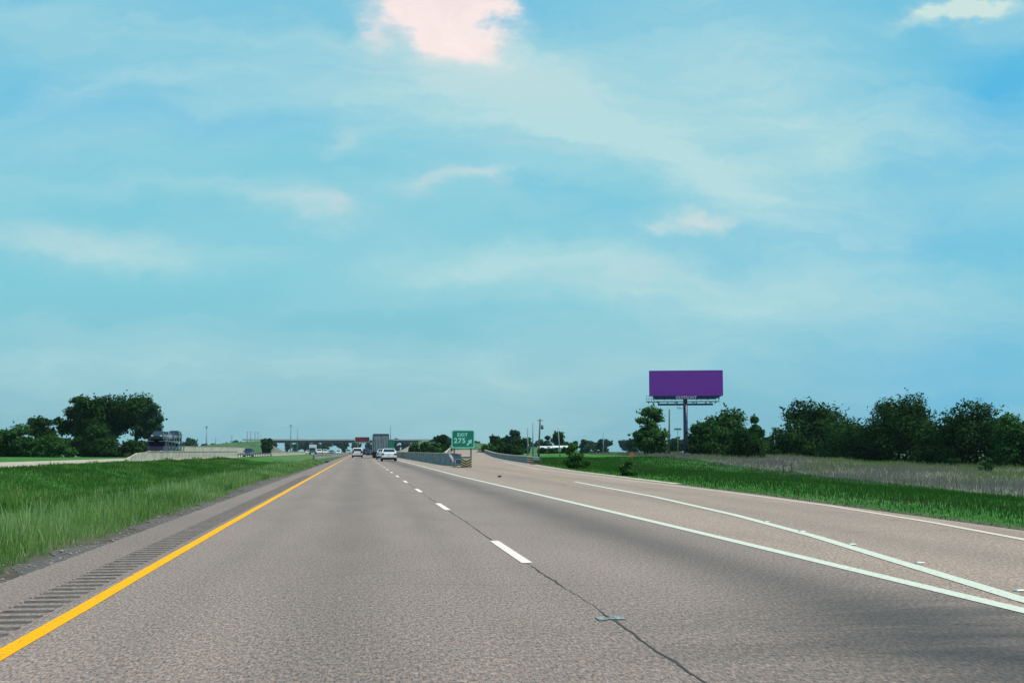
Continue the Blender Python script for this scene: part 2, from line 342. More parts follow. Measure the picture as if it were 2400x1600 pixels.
# left shoulder with milled rumble grooves (real dips, dusty inside)
def shoulder():
    xs = [LW, -2.67, -2.655, -2.46, -2.285, -2.27, -2.205]
    gx = {2: 1, 3: 1, 4: 1}
    ys = [-10.0]; dep = [0]; y = 3.0
    while y < 62:
        for o, d in ((0, 0), (.045, 1), (.085, 1.3), (.125, 1), (.17, 0)): ys.append(y+o); dep.append(d)
        y += .305
    while y < 1300: ys.append(y); dep.append(0); y += 12
    V = []; Fc = []; mi = []
    for j, (y, d) in enumerate(zip(ys, dep)):
        for i, x in enumerate(xs): V.append((x + (random.uniform(-.012, .012) if i == 0 else 0), y, -.0125*d if gx.get(i) else 0.0))
    n = len(xs)
    for j in range(len(ys)-1):
        for i in range(n-1):
            Fc.append((j*n+i, j*n+i+1, (j+1)*n+i+1, (j+1)*n+i)); mi.append(1 if (dep[j]+dep[j+1] > 0 and 1 <= i <= 4 and i != 1 and i != 4) or (dep[j] >= 1 and dep[j+1] >= 1 and 1 <= i <= 4) else 0)
    me = bpy.data.meshes.new('road_shoulder'); me.from_pydata(V, [], Fc); me.materials.append(m_shoulder)
    me.materials.append(mat('groove_grime', (.078, .066, .060), .95, .45, 9)); me.polygons.foreach_set('material_index', mi); me.update()
    tag(link('road_shoulder', me), kind='structure')
shoulder()
# ragged dirt and gravel edge beside the shoulder
def dirt_edge():
    V = []; Fc = []; ys = list(np.arange(-10, 120, .35)); 
    for i, y in enumerate(ys):
        w = .30+.16*math.sin(y*.9)+.13*math.sin(y*2.7+1)+random.uniform(0, .12) + (.35 if 40 < y < 60 else 0)
        V += [(LW+.03, y, -.010), (LW-w*.5, y, -.028), (LW-w, y, -.055+.0)]
        if i:
            a = 3*i-3; Fc += [(a, a+3, a+4, a+1), (a+1, a+4, a+5, a+2)]
    me = bpy.data.meshes.new('gravel_edge'); me.from_pydata(V, [], Fc); me.update()
    link('gravel_edge', me, mat('gravel_dirt', (.095, .078, .068), .95, .5, 14, bump=1.0, detail=8)); tag(bpy.data.objects['gravel_edge'], kind='structure')
    # loose stones, uncountable
    mb = bmesh.new()
    for k in range(1000):
        y = random.uniform(6, 75); x = LW - abs(random.gauss(.1, .22)); r = random.uniform(.006, .018)*(1.6 if random.random() < .1 else 1)
        ret = bmesh.ops.create_icosphere(mb, subdivisions=1, radius=r, matrix=Matrix.Translation((x, y, -.02)) @ Matrix.Diagonal((1, random.uniform(.7, 1.3), .6, 1)))
    me = bpy.data.meshes.new('loose_gravel'); mb.to_mesh(me); mb.free()
    tag(link('loose_gravel', me, mat('stone', (.26, .225, .20), .9, .4, 9)), 'loose grey gravel scattered along the left shoulder edge', 'gravel', kind='stuff')
dirt_edge()

# ------------------------------------------------------------------ painted lines (thin sheets 4 mm up)
def paint(name, col, wear=.5):
    m = bpy.data.materials.new(name); m.use_nodes = True; t = m.node_tree; b = t.nodes['Principled BSDF']; b.inputs['Roughness'].default_value = .8; b.inputs['Specular IOR Level'].default_value = .1
    tc = t.nodes.new('ShaderNodeTexCoord'); n = t.nodes.new('ShaderNodeTexNoise'); n.inputs['Scale'].default_value = 22; n.inputs['Detail'].default_value = 8; n.inputs['Roughness'].default_value = .75
    t.links.new(tc.outputs['Object'], n.inputs['Vector'])
    r = t.nodes.new('ShaderNodeValToRGB'); t.links.new(n.outputs['Fac'], r.inputs[0]); e = r.color_ramp.elements
    e[0].position = .31; e[0].color = tuple(c*wear for c in ROADC)+(1,); e[1].position = .45; e[1].color = tuple(x*.90 for x in col[:3])+(1,); q = e.new(.7); q.color = col[:3]+(1,)
    t.links.new(r.outputs[0], b.inputs['Base Color']); return m
m_yel = paint('yellow_paint', (.90, .40, .0)); m_wht = paint('white_paint', (.60, .62, .53)); m_dash = paint('dash_paint', (.82, .70, .63)); m_fad = paint('faded_paint', (.66, .56, .46), 1.1); m_fy = paint('faded_yellow', (.40, .28, .14), .95)
def line(name, pts, w, m, z=.004, y0=None, y1=None, step=2.0):
    P = [Vector((p[0], p[1], 0)) for p in pts]; Q = []
    for a, b in zip(P, P[1:]):
        k = max(1, int((b-a).length/step)); Q += [a.lerp(b, i/k) for i in range(k)]
    Q.append(P[-1]); V = []; Fc = []
    for i, p in enumerate(Q):
        d = (Q[min(i+1, len(Q)-1)]-Q[max(i-1, 0)]).normalized(); nrm = Vector((d.y, -d.x, 0))
        j = random.uniform(-.004, .004)
        V += [tuple(p-nrm*(w/2+j)+Vector((0, 0, z))), tuple(p+nrm*(w/2-j)+Vector((0, 0, z)))]
        if i: Fc.append((2*i-2, 2*i-1, 2*i+1, 2*i))
    me = bpy.data.meshes.new(name); me.from_pydata(V, [], Fc); me.update(); return tag(link(name, me, m), kind='structure')
def g2(L_): return [(gp(x, y).x, gp(x, y).y) for x, y in L_]
line('yellow_edge_line', [(-2.08, -10), (-2.08, 6), (-2.12, 18), (-2.15, 60), (-2.2, 140), (-2.2, 900)], .125, m_yel)
line('white_edge_line', [(4.98, -10), (4.98, 20), (4.9, 35), (4.75, 60), (4.95, 140), (4.9, 600)], .17, m_wht, .005)
sl = g2([(2399, 1406), (2282, 1369.5), (2095, 1313), (1908, 1256), (1721, 1206), (1534, 1163.7), (1347, 1128.6)])
line('white_gore_line', [(sl[0][0]-.35, sl[0][1]-4)]+sl, .17, m_wht)
fl = g2([(1347, 1128.6), (1235, 1107.5), (1150, 1091.5), (1128, 1085)])
line('faded_gore_line', fl, .2, m_fy)
el = g2([(2400, 1264), (2189, 1224.5), (1945, 1185), (1697, 1152), (1500, 1128.5), (1350, 1110), (1260, 1099), (1180, 1082)])
line('ramp_edge_line', [(el[0][0]-1.6, el[0][1]-9)]+el, .14, m_fad)
for i, y in enumerate([1.0, 13.3, 25.3, 36.3, 47, 57.3, 67.8, 78.3, 88.8, 99.4, 110, 121, 132, 143, 154, 165]):
    line('lane_dash', [(1.80, y), (1.80, y+3.3)], .12, m_dash, .006) if i else None
ms = bpy.data.materials.new('pale_streak_tone'); ms.use_nodes = True; t = ms.node_tree; b = t.nodes['Principled BSDF']; b.inputs['Base Color'].default_value = (.26, .22, .20, 1); b.inputs['Roughness'].default_value = .9
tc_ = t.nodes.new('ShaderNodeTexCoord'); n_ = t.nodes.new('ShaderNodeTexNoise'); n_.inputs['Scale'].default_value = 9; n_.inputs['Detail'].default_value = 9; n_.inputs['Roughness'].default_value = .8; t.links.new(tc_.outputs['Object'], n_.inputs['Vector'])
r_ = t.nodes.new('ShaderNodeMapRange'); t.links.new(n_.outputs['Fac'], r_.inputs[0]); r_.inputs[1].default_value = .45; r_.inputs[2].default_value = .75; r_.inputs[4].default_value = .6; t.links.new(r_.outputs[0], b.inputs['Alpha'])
for (a_, b_) in (((1710, 1410), (2130, 1372)), ((1690, 1462), (2200, 1420)), ((1640, 1502), (2330, 1456))):  # thin pale broken strips slanting across the darker patch
    line('pale_streak', g2([a_, ((a_[0]+b_[0])/2, (a_[1]+b_[1])/2-3), b_]), .05, ms, .0045)
def seam():
    V = []; Fc = []; ys = np.arange(2, 48, .12); x = 1.80; w = .02
    for i, y in enumerate(ys):
        x += random.uniform(-.011, .011); x += (1.80-x)*.08; w = max(.005, min(.021, w+random.uniform(-.007, .007)))
        V += [(x-w/2, y, .0035), (x+w/2, y, .0035)]
        if i: Fc.append((2*i-2, 2*i-1, 2*i+1, 2*i))
    me = bpy.data.meshes.new('pavement_seam'); me.from_pydata(V, [], Fc); me.update(); tag(link('pavement_seam', me, mat('tar', (.035, .033, .034), .8, .3, 20)), kind='structure')
seam()
# pale concrete lip along the outer edge of the ramp
lp = [(interp(EDGE_R, y)+.12+.05*math.sin(y*1.7), y) for y in np.arange(44, 108, 1.2)]
line('concrete_lip', lp, .42, mat('pale_gravel', (.44, .38, .27), .9, .25, 4), .012, step=1)
# ------------------------------------------------------------------ pavement markers and road litter
def marker_proto(x, y, lab, grp):
    e = empty('pavement_marker', (x, y, .004), lab, 'marker', grp)
    mb = MB(); mb.loft([[(-.05, -.045, 0), (.05, -.045, 0), (.05, .045, 0), (-.05, .045, 0)], [(-.036, -.025, .014), (.036, -.025, .014), (.036, .025, .014), (-.036, .025, .014)]])
    mb.build('marker_body', mat('marker_plastic', (.42, .42, .38), .4, .08), e)
    mb = MB(); mb.poly([(-.040, -.0445, .003), (.040, -.0445, .003), (.032, -.031, .011), (-.032, -.031, .011)], (0, -.003, .001)); mb.build('reflector', mat('marker_lens', (.8, .8, .75), .15, .05), e)
    return e
grp = 'raised markers beside the white gore line'
mk = None
labs = ['raised pavement marker nearest to the right frame edge', 'raised marker by the gore line, second nearest to the viewer', 'raised marker by the gore line, third nearest to the viewer', 'raised marker by the gore line, second farthest from the viewer', 'raised marker by the gore line, farthest from the viewer']
for lab, (px, py) in zip(labs, [(2390, 1384.5), (2155, 1319.5), (1997, 1276), (1880, 1245.6), (1797, 1223)]):
    p = gp(px, py)
    if mk is None: mk = marker_proto(p.x, p.y, lab, grp)
    else: copy_tree(mk, (p.x, p.y, .004), lab)
p = gp(1432, 1450)
e = empty('marker_casting', (p.x, p.y, .001), 'worn steel marker casting set in the pavement seam', 'road marker')
mb = MB(); mb.box(-.105, -.04, -.09, .07, .002, .008, bev=.002); mb.box(.03, .10, -.06, .10, .002, .008, bev=.002); mb.box(-.04, .03, -.035, .03, .002, .007, bev=.001); mb.build('casting', mat('bluish_steel', (.20, .235, .235), .8, .5, 30), e)
p = gp(1171.6, 1118)
mb = MB()
mb.loft([[(math.cos(a)*r*.5*(1+.3*math.sin(a*3)), i*.05, .01+.04*abs(math.sin(i*.9))+.05*math.sin(a)*r*4) for a in np.linspace(0, 2*math.pi, 9)[:-1]] for i, r in enumerate((.08, .16, .2, .15, .08))], smooth=True)
tag(mb.build('tire_scrap', mat('rubber', (.02, .02, .022), .8, .3), None, (p.x, p.y, 0)), 'black tyre scrap lying on the exit lane', 'debris')
p = gp(774, 1082)
mb = MB(); mb.box(-.25, .25, -.3, .3, -.05, .12, bev=.02); mb.box(-.2, .2, -.34, -.28, 0, .1)
tag(mb.build('drain_inlet', mat('dark_cast', (.05, .045, .04), .8, .3), None, (p.x-.35, p.y, -.02)), 'dark drain inlet at the left shoulder edge', 'drain')

# ------------------------------------------------------------------ grass blades
def blade_mat(name, cols, transl=.3):
    m = bpy.data.materials.new(name); m.use_nodes = True; t = m.node_tree; b = t.nodes['Principled BSDF']; b.inputs['Roughness'].default_value = .9; b.inputs['Specular IOR Level'].default_value = .04
    a = t.nodes.new('ShaderNodeAttribute'); a.attribute_name = 'tint'; r = t.nodes.new('ShaderNodeValToRGB'); t.links.new(a.outputs['Fac'], r.inputs[0]); e = r.color_ramp.elements
    e[0].position = 0; e[0].color = cols[0]+(1,); e[1].position = 1; e[1].color = cols[-1]+(1,)
    for i, c in enumerate(cols[1:-1]): q = e.new((i+1)/(len(cols)-1)); q.color = c+(1,)
    t.links.new(r.outputs[0], b.inputs['Base Color'])
    tr = t.nodes.new('ShaderNodeBsdfTranslucent'); t.links.new(r.outputs[0], tr.inputs[0]); mx = t.nodes.new('ShaderNodeMixShader'); mx.inputs[0].default_value = transl
    t.links.new(b.outputs[0], mx.inputs[1]); t.links.new(tr.outputs[0], mx.inputs[2]); t.links.new(mx.outputs[0], t.nodes['Material Output'].inputs[0]); return m
def quads(name, V, tint, m, parent=None, loc=None):          # V: (n,4,3)
    n = len(V); me = bpy.data.meshes.new(name); me.vertices.add(4*n); me.vertices.foreach_set('co', V.reshape(-1).astype(np.float32))
    me.loops.add(4*n); me.loops.foreach_set('vertex_index', np.arange(4*n, dtype=np.int32)); me.polygons.add(n)
    me.polygons.foreach_set('loop_start', np.arange(0, 4*n, 4, dtype=np.int32)); me.polygons.foreach_set('loop_total', np.full(n, 4, dtype=np.int32))
    me.update(); at = me.attributes.new('tint', 'FLOAT', 'POINT'); at.data.foreach_set('value', np.repeat(tint, 4).astype(np.float32)); me.validate()
    return link(name, me, m, parent, loc)
def vhgt(X, Y): return np.array([hgt(a, b) for a, b in zip(X, Y)])
def blades(name, X, Y, H, W, tint, m, label, cat, lean=.35, topw=.25):
    n = len(X); Z = vhgt(X, Y); a = rng.uniform(0, 2*np.pi, n); c, s = np.cos(a)*W/2, np.sin(a)*W/2
    la = rng.uniform(0, 2*np.pi, n); lx = np.cos(la)*H*lean*rng.random(n); ly = np.sin(la)*H*lean*rng.random(n)
    V = np.empty((n, 4, 3)); V[:, 0] = np.stack([X-c, Y-s, Z-.02], 1); V[:, 1] = np.stack([X+c, Y+s, Z-.02], 1)
    V[:, 2] = np.stack([X+lx+c*topw, Y+ly+s*topw, Z+H], 1); V[:, 3] = np.stack([X+lx-c*topw, Y+ly-s*topw, Z+H], 1)
    return tag(quads(name, V, tint, m), label, cat, kind='stuff')
def clump(X, Y, f=.5): return .5+.25*np.sin(X*f*2.1+np.sin(Y*f*.7)*2)+.25*np.sin(Y*f*.9+np.cos(X*f*1.3)*2)
# tall pale grass next to the shoulder
n = 170000; Y = 7.5+ (rng.random(n)**1.9)*125; t_ = rng.random(n)**1.1; X = LW-.38-t_*(2.5+7.5*clump(Y*.6, Y*.25, .9)*rng.random(n))-.35*clump(Y, Y*.3, 2)
keep = (rng.random(n) < .35+.65*clump(X, Y, 1.1)) & ~((Y > 38) & (Y < 62) & (X > LW-.9))
X, Y = X[keep], Y[keep]; d = (LW-.42-X); H = (.06+.27*np.clip(d/1.1, 0, 1))*np.clip(1.25-.13*d, .35, 1)*(.4+.9*rng.random(len(X)))*(.55+.75*clump(X, Y, .9)); sh = rng.random(len(X)) < .05; H = np.where(sh, H*1.2, H); W = (.006+Y*.00033)*np.where(sh, 1.3, 1)
tint = np.where(sh, .9+.1*rng.random(len(X)), np.clip(.5*rng.random(len(X))+.5*clump(X, Y, .5)*np.clip(1.15-.14*d, 0, 1), 0, 1))
MG = blade_mat('tall_grass', [(.06, .14, .028), (.12, .24, .05), (.25, .37, .10), (.50, .54, .27)], .5)
blades('tall_grass', X, Y, H, W, tint, MG, 'tall pale green grass beside the left road shoulder', 'grass', .55)
# mown darker median grass beyond
n = 130000; Y = 16+(rng.random(n)**1.6)*190; X = LW-3.6-rng.random(n)*18.4; tf = (clump(X*.8, Y*.45, .8) > .70) & (rng.random(n) < .5); H = .16*(.5+rng.random(n))*(.6+.8*clump(X, Y, .35))*np.where(tf, 1.8, 1); W = .014+Y*.00045
tint = np.clip(.55*rng.random(n)*clump(X, Y, .2)+.2*clump(X, Y, .9)+.45*np.clip(clump(X*1.3, Y*.5, .12)-.55, 0, 1)+.35*np.clip(1-(LW-3-X)/5, 0, 1)+np.where(tf, .32, 0), 0, 1)
MG2 = blade_mat('median_grass', [(.040, .11, .018), (.065, .16, .028), (.13, .235, .05), (.28, .33, .12)])
blades('median_grass', X, Y, H, W, tint, MG2, 'dark green grass filling the median ditch', 'grass', .5)
# right verge
n = 120000; Y = 14+(rng.random(n)**1.4)*190; xr = np.array([interp(EDGE_R, y) for y in Y]); fx = np.array([fence_x(y) for y in Y]); X = xr+.25+rng.random(n)*np.maximum(fx-xr, 3)
H = (.03+.11*np.clip((X-xr)/4, 0, 1))*(.5+rng.random(n))*(.6+.8*clump(X, Y, .5)); W = .007+Y*.0004
tint = np.clip(.5*rng.random(n)*clump(X, Y, .25)+.25*clump(X, Y, 1.1), 0, 1)
MG4 = blade_mat('verge_blades', [(.075, .075, .035), (.035, .105, .018), (.050, .135, .020), (.10, .19, .035), (.22, .25, .09)])
tint = np.where(clump(X, Y, .33) < .25, tint*.45, .15+tint*.8)
blades('verge_grass', X, Y, H, W, tint, MG4, 'bright green mown grass between exit lane and fence', 'grass', .5)
# dry purple-brown field grass
n = 110000; Y = 40+(rng.random(n)**1.1)*230; fx = np.array([fence_x(y) for y in Y]); X = fx+2-9*clump(Y, Y*.4, .35)*rng.random(n)+(rng.random(n)**1.2)*80; H = .42*(.3+1.1*rng.random(n)**1.5)*(.35+1.1*clump(X, Y*1.4, .27)); W = .012+Y*.0005
far_ = np.clip((X-fx)/38, 0, 1); tint = np.clip(.62-.5*far_+.45*(clump(X*.8, Y*1.3, .13)-.5)+.3*(rng.random(n)-.5), 0, 1)
MG3 = blade_mat('field_grass', [(.10, .19, .045), (.20, .25, .09), (.21, .19, .155), (.23, .195, .185), (.12, .20, .06)], .45)
blades('field_grass', X, Y, H, W, tint, MG3, 'dry purplish brown weeds filling the field before the trees', 'weeds', .4)

# ------------------------------------------------------------------ trees
def leafm(name, a, b, c): return blade_mat(name, [a, b, c], .25)
LD = leafm('leaf_dark', (.008, .024, .008), (.017, .052, .012), (.050, .115, .022))
LG = leafm('leaf_green', (.014, .040, .012), (.028, .085, .020), (.07, .16, .030))
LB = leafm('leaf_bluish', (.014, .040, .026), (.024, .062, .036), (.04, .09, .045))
LL = leafm('leaf_light', (.025, .065, .016), (.045, .115, .028), (.09, .19, .045))
m_bark = mat('bark', (.09, .075, .06), .95, .35, 6, bump=.6, stretch=(1, 1, .3))
def crown_quads(cx, cz, rx, rz, nb, nl, leaf, flat=.0, gap=.0, lobes=None, shell=.35, up=.5):
    """leaf quads on the shells of many overlapping clumps spread in a crown volume"""
    C = []
    for k in range(nb):
        if lobes: ox, oy, oz, lr = lobes[k % len(lobes)]
        else: ox, oy, oz, lr = 0, 0, 0, 1
        d = rng.normal(size=3); d /= np.linalg.norm(d); r = rng.random()**.5*.74
        c = np.array([ox*rx+d[0]*r*rx*lr, oy*rx+d[1]*r*rx*lr, cz+oz*rz+d[2]*r*rz*lr]); C.append((c, min(lr*rx, lr*rz*1.5)*rng.uniform(.24, .44)))
    P = []; T = []; Nn = []
    w = np.array([c[1]**2 for c in C]); w /= w.sum(); cnt = rng.multinomial(int(nl*1.7), w)
    for (c, r), k in zip(C, cnt):
        d = rng.normal(size=(k, 3)); d /= np.linalg.norm(d, axis=1)[:, None]; d[:, 2] = d[:, 2]*.8+.1
        rr = r*(1-shell*rng.random(k)**1.5+.22*np.abs(rng.normal(size=k))*(rng.random(k) < .35))
        P.append(c+d*rr[:, None]); Nn.append(d+rng.normal(size=(k, 3))*.55+np.array([0, 0, up])); T.append(np.clip(rng.random(k)*.7+rng.random()*.3, 0, 1))
    for k in range(int(nb*1.6)):                             # loose sprigs reaching out of the crown
        c, r = C[rng.integers(len(C))]; d = rng.normal(size=3); d[2] = abs(d[2])*.9; d /= np.linalg.norm(d); m_ = max(4, nl//(nb*14)); tt = rng.random(m_)
        P.append(c+d*(r*(.85+.75*tt))[:, None]+rng.normal(size=(m_, 3))*r*.07); Nn.append(rng.normal(size=(m_, 3))+np.array([0, 0, .6])); T.append(rng.random(m_))
    P = np.concatenate(P); Nn = np.concatenate(Nn); T = np.concatenate(T); Nn /= np.linalg.norm(Nn, axis=1)[:, None]
    P[:, 2] = np.maximum(P[:, 2], .12)
    a = np.cross(Nn, rng.normal(size=Nn.shape)); a /= np.linalg.norm(a, axis=1)[:, None]; b = np.cross(Nn, a)
    s = leaf*(.6+.8*rng.random(len(P)))[:, None]; a = a*s*.5; b = b*s*.8
    V = np.stack([P-b, P+a*.9-b*.1, P+b, P-a*.9-b*.1], 1); return V, T, C
def tree(name, px, ptop, pbase, d, hw, label, group, lm=LD, leaves=5000, nb=40, crown_lo=.12, leaf=None, lobes=None, cat='tree', trunk=True, shell=.35):
    """placed by its visible foot; hw = half width in photo pixels at depth d"""
    if crown_lo < .03 and not lobes: lobes = [(0, 0, .12, .88), (.05, 0, -.35, .85), (.25, 0, -.62, .8), (-.25, 0, -.62, .8)]
    b = pt(px, 1056, d); x, y = b.x, b.y; z = hgt(x, y); s = d/F
    top = EYE+(1056-ptop)*s*1.0 - z; rx = hw*s; h = top
    o = empty(name, (x, y, z-.05), label, cat, group)
    lo = h*crown_lo; cz = (lo+h)/2; rz = (h-lo)/2
    leaf = leaf or max(.16, d*.00115)
    V, T, C = crown_quads(0, cz, rx, rz, nb, leaves, leaf, lobes=lobes, shell=shell)
    ctr = np.array([0, 0, lo]); fl = V.reshape(-1, 3)
    sx_ = rx/np.percentile(np.abs(fl[:, 0]), 97.5); sz_ = (h-lo)/(np.percentile(fl[:, 2], 99.0)-lo); sx_ = max(.8, min(1.8, sx_)); sz_ = max(.8, min(1.8, sz_))
    cen = V.mean(axis=1, keepdims=True); nc = cen.copy(); nc[..., :2] *= sx_; nc[..., 2] = lo+(nc[..., 2]-lo)*sz_; V = nc+(V-cen)*min(sx_, 1.35)
    C = [(np.array([c[0]*sx_, c[1]*sx_, lo+(c[2]-lo)*sz_]), r) for c, r in C]
    quads('crown', V, T, lm, o)
    if trunk:
        mb = MB(); tr = max(.06, h*.022); fork = Vector((rx*.05, 0, max(lo*1.2, h*.28)))
        mb.tube((0, 0, -.15), fork, tr*1.25, tr*.85, 9)
        big = sorted(C, key=lambda c: -c[1])[:9]
        for c, r in big:
            mid = fork.lerp(Vector(c), .5)+Vector((0, 0, h*.04)); mb.tube(fork, mid, tr*.55, tr*.33, 6); mb.tube(mid, c, tr*.33, tr*.1, 6)
        mb.build('trunk', m_bark, o)
    return o
gR = 'trees behind the weedy field'
tree('leafy_tree', 1528, 958, 1070, 232, 36, 'loose bright green tree left of the billboard post', gR, LL, 5200, 50, .02, lobes=[(0, 0, .18, .82), (-.12, .1, -.2, .8), (.1, -.1, -.35, .8), (0, 0, -.65, .75)], shell=.8)
tree('leafy_tree', 1690, 968, 1070, 225, 62, 'broad green tree directly right of the billboard post', gR, LG, 8500, 60, .0, lobes=[(-.35, 0, 0, .7), (.1, .1, .3, .7), (.4, 0, -.2, .6), (-.1, -.2, -.4, .8)])
tree('bushy_tree', 1650, 1000, 1070, 218, 34, 'low bushy tree hugging the foot of the billboard post', gR, LD, 3800, 34, .0)
tree('bushy_tree', 1745, 1008, 1075, 205, 45, 'low dark bush under the narrow upright tree', gR, LD, 4800, 36, .0)
tree('narrow_tree', 1772, 978, 1070, 222, 19, 'narrow upright tree ending the clump beside the billboard', gR, LG, 2600, 22, .05)
tree('leafy_tree', 1908, 949, 1076, 249, 80, 'spiky topped dark tree, first of the long row right of the gap', gR, LD, 9500, 60, .0, lobes=[(-.1, 0, .25, .8), (.35, 0, -.25, .8), (-.35, 0, -.4, .7), (.0, -.2, -.3, .8)], shell=.55)
tree('bushy_tree', 1855, 1008, 1076, 243, 40, 'low bush at the left foot of the spiky topped tree', gR, LD, 3500, 28, .0)
tree('bushy_tree', 1980, 996, 1078, 232, 58, 'mid height bushy tree between the two tallest right hand trees', gR, LD, 5000, 36, .0)
tree('leafy_tree', 2105, 936, 1080, 217, 84, 'tallest dark domed tree in the middle of the right row', gR, LD, 11500, 75, .0, lobes=[(0, 0, .25, .8), (-.4, .1, -.15, .65), (.4, 0, -.1, .7), (0, -.2, -.4, .9)])
tree('bushy_tree', 2205, 1000, 1082, 205, 50, 'dark bush filling the dip right of the tallest tree', gR, LD, 5200, 36, .0)
tree('leafy_tree', 2285, 949, 1086, 191, 80, 'rounded dark tree near the right end of the row', gR, LD, 10500, 70, .0, lobes=[(0, 0, .2, .8), (-.35, .1, -.2, .7), (.35, 0, -.2, .7), (0, -.2, -.4, .9)])
tree('leafy_tree', 2385, 978, 1090, 179, 62, 'last tree of the right row, cut by the frame edge', gR, LG, 7500, 50, .0)
tree('leafy_tree', 2500, 975, 1090, 174, 90, 'tree just beyond the last visible one of the row', gR, LD, 4000, 40, .0)
tree('bushy_tree', 2030, 1000, 1082, 225, 54, 'dark bush closing the row left of the tallest tree', gR, LD, 4200, 30, .0)
tree('bushy_tree', 2345, 985, 1088, 186, 48, 'dark bush between the last two trees of the right row', gR, LD, 4200, 30, .0)
tree('bushy_tree', 1800, 1040, 1080, 250, 22, 'low scrub in the gap right of the narrow upright tree', gR, LG, 1500, 14, .0)
gS = 'shrubs on the grass verge'
tree('shrub', 1347, 1041, 1097, 88, 26, 'rounded green shrub standing by the ramp edge', gS, LL, 3200, 26, .0, .085, cat='shrub', trunk=True)
tree('shrub', 1470, 1078, 1112, 63, 18, 'small dark shrub on the verge below the leafy tree', gS, LL, 1700, 18, .0, .06, cat='shrub')
tree('shrub', 2312, 1080, 1103, 150, 17, 'small dark shrub in the weeds under the right trees', gS, LD, 1500, 14, .0, .06, cat='shrub')
tree('shrub', 2232, 1072, 1088, 185, 14, 'low shrub tuft at the field edge before the right trees', gS, LD, 900, 10, .0, .08, cat='shrub')
gL = 'trees beyond the opposite road'
tree('tall_tree', 195, 934, 1066, 292, 52, 'leftmost tree of the tall dark grove behind the opposite road', gL, LD, 8000, 52, .10, lobes=[(0, 0, .3, .7), (-.45, 0, -.1, .55), (.3, 0, -.2, .7), (0, -.1, -.55, .6)])
tree('tall_tree', 262, 931, 1066, 300, 50, 'second tree from the left in the tall dark grove', gL, LB, 6500, 44, .20, shell=.5)
tree('tall_tree', 318, 930, 1066, 296, 48, 'third tree from the left in the tall dark grove', gL, LD, 4800, 38, .22, shell=.55)
tree('tall_tree', 350, 948, 1066, 290, 30, 'airy see-through tree on the right of the tall grove', gL, LB, 1100, 26, .22, shell=.9, lobes=[(0, 0, .3, .8), (.4, 0, -.1, .6), (-.3, 0, -.3, .7)])
tree('bushy_tree', 235, 1000, 1068, 280, 42, 'dark underbrush tree at the foot of the tall grove', gL, LD, 4500, 34, .0)
tree('bushy_tree', 318, 1036, 1068, 284, 42, 'low dark thicket below the see-through tree', gL, LD, 4500, 36, .0)
tree('leafy_tree', 98, 980, 1062, 270, 34, 'dome topped tree left of the tall grove', gL, LD, 4500, 34, .0)
tree('leafy_tree', 45, 1000, 1060, 255, 42, 'green tree below left of the dome topped one', gL, LG, 5200, 38, .0)
tree('leafy_tree', -5, 1010, 1060, 255, 36, 'tree cut by the left frame edge', gL, LG, 4200, 32, .0)
tree('bushy_tree', 120, 1022, 1060, 250, 40, 'low sunny green bush before the dome topped tree', gL, LG, 4200, 32, .0)
tree('round_tree', 623, 1029, 1055, 520, 13, 'small round tree on the slope at the left end of the overpass', gL, LD, 1800, 18, .0)
gM = 'distant trees beyond the exit ramp'
for (px, tp, d, hw, lab, lm, lv) in [(1035, 1021, 330, 22, 'dark tree partly behind the exit sign', LD, 2400), (1002, 1036, 310, 16, 'low green bush over the ramp barrier', LG, 1500), (1022, 1040, 300, 18, 'bright bush left of the exit sign post', LG, 1500),
        (1168, 1022, 420, 20, 'dark low tree beside the pale tall tree', LD, 1800), (1195, 1011, 430, 24, 'pale bluish tall tree beyond the ramp', LB, 2600), (1222, 1028, 420, 20, 'dark tree behind the leftmost bare pole', LD, 1600),
        (1272, 1049, 370, 10, 'low bush hiding the left end of the white homes', LD, 700), (1296, 1051, 370, 11, 'low bush between the two white homes', LD, 700), (1326, 1049, 365, 13, 'low bush hiding the right end of the white homes', LD, 700), (975, 1040, 420, 16, 'dark bush by the right abutment of the overpass', LD, 900), (997, 1044, 400, 12, 'small bush beside the gabled shed', LD, 700),
        (1278, 1023, 560, 15, 'rounded hazy tree behind the leaning pole', LB, 1500), (1310, 1014, 520, 19, 'darkest rounded tree behind the white homes', LD, 2600), (1150, 1044, 300, 34, 'low green brush along the outer ramp rail', LG, 2400),
        (1195, 1042, 290, 26, 'dark brush right of the low green brush by the ramp', LD, 2200), (1372, 1031, 600, 14, 'small hazy tree right of the white homes', LB, 900), (1408, 1031, 600, 16, 'hazy tree below the lone distant pole', LB, 900), (1485, 1030, 560, 16, 'hazy tree left of the loose bright tree', LB, 900)]:
    tree('distant_tree', px, tp, 1062, d, hw, lab, gM, lm, lv, 20, .0)

# far woods as one mass each
def woods(name, x0, x1, y, h0, h1, label, lm, n=26000, deep=60):
    k = int(abs(x1-x0)/7); V = []; T = []
    for i in range(k):
        cx = x0+(x1-x0)*(i+rng.random())/k; cy_ = y+rng.uniform(0, deep); h = rng.uniform(h0, h1); r = rng.uniform(3.5, 7)
        v, t, _ = crown_quads(0, h*.5, r, h*.5, 8, n//k, 1.5, shell=.3); v[:, :, 0] += cx; v[:, :, 1] += cy_; V.append(v); T.append(t)
    tag(quads(name, np.concatenate(V), np.concatenate(T), lm), label, 'woods', kind='stuff')
woods('far_woods', -700, 60, 1150, 8, 14, 'far wooded skyline beyond the overpass', LB, 30000)
woods('far_woods', 60, 900, 900, 7, 13, 'far wooded skyline on the right beyond the ramp', LB, 40000)
woods('far_woods', -600, -120, 760, 7.5, 11, 'far wooded skyline above the left embankment', LB, 18000)
woods('far_woods', 110, 420, 420, 4, 7.5, 'dark hedge of woods behind the right hand trees', LD, 20000, 30)

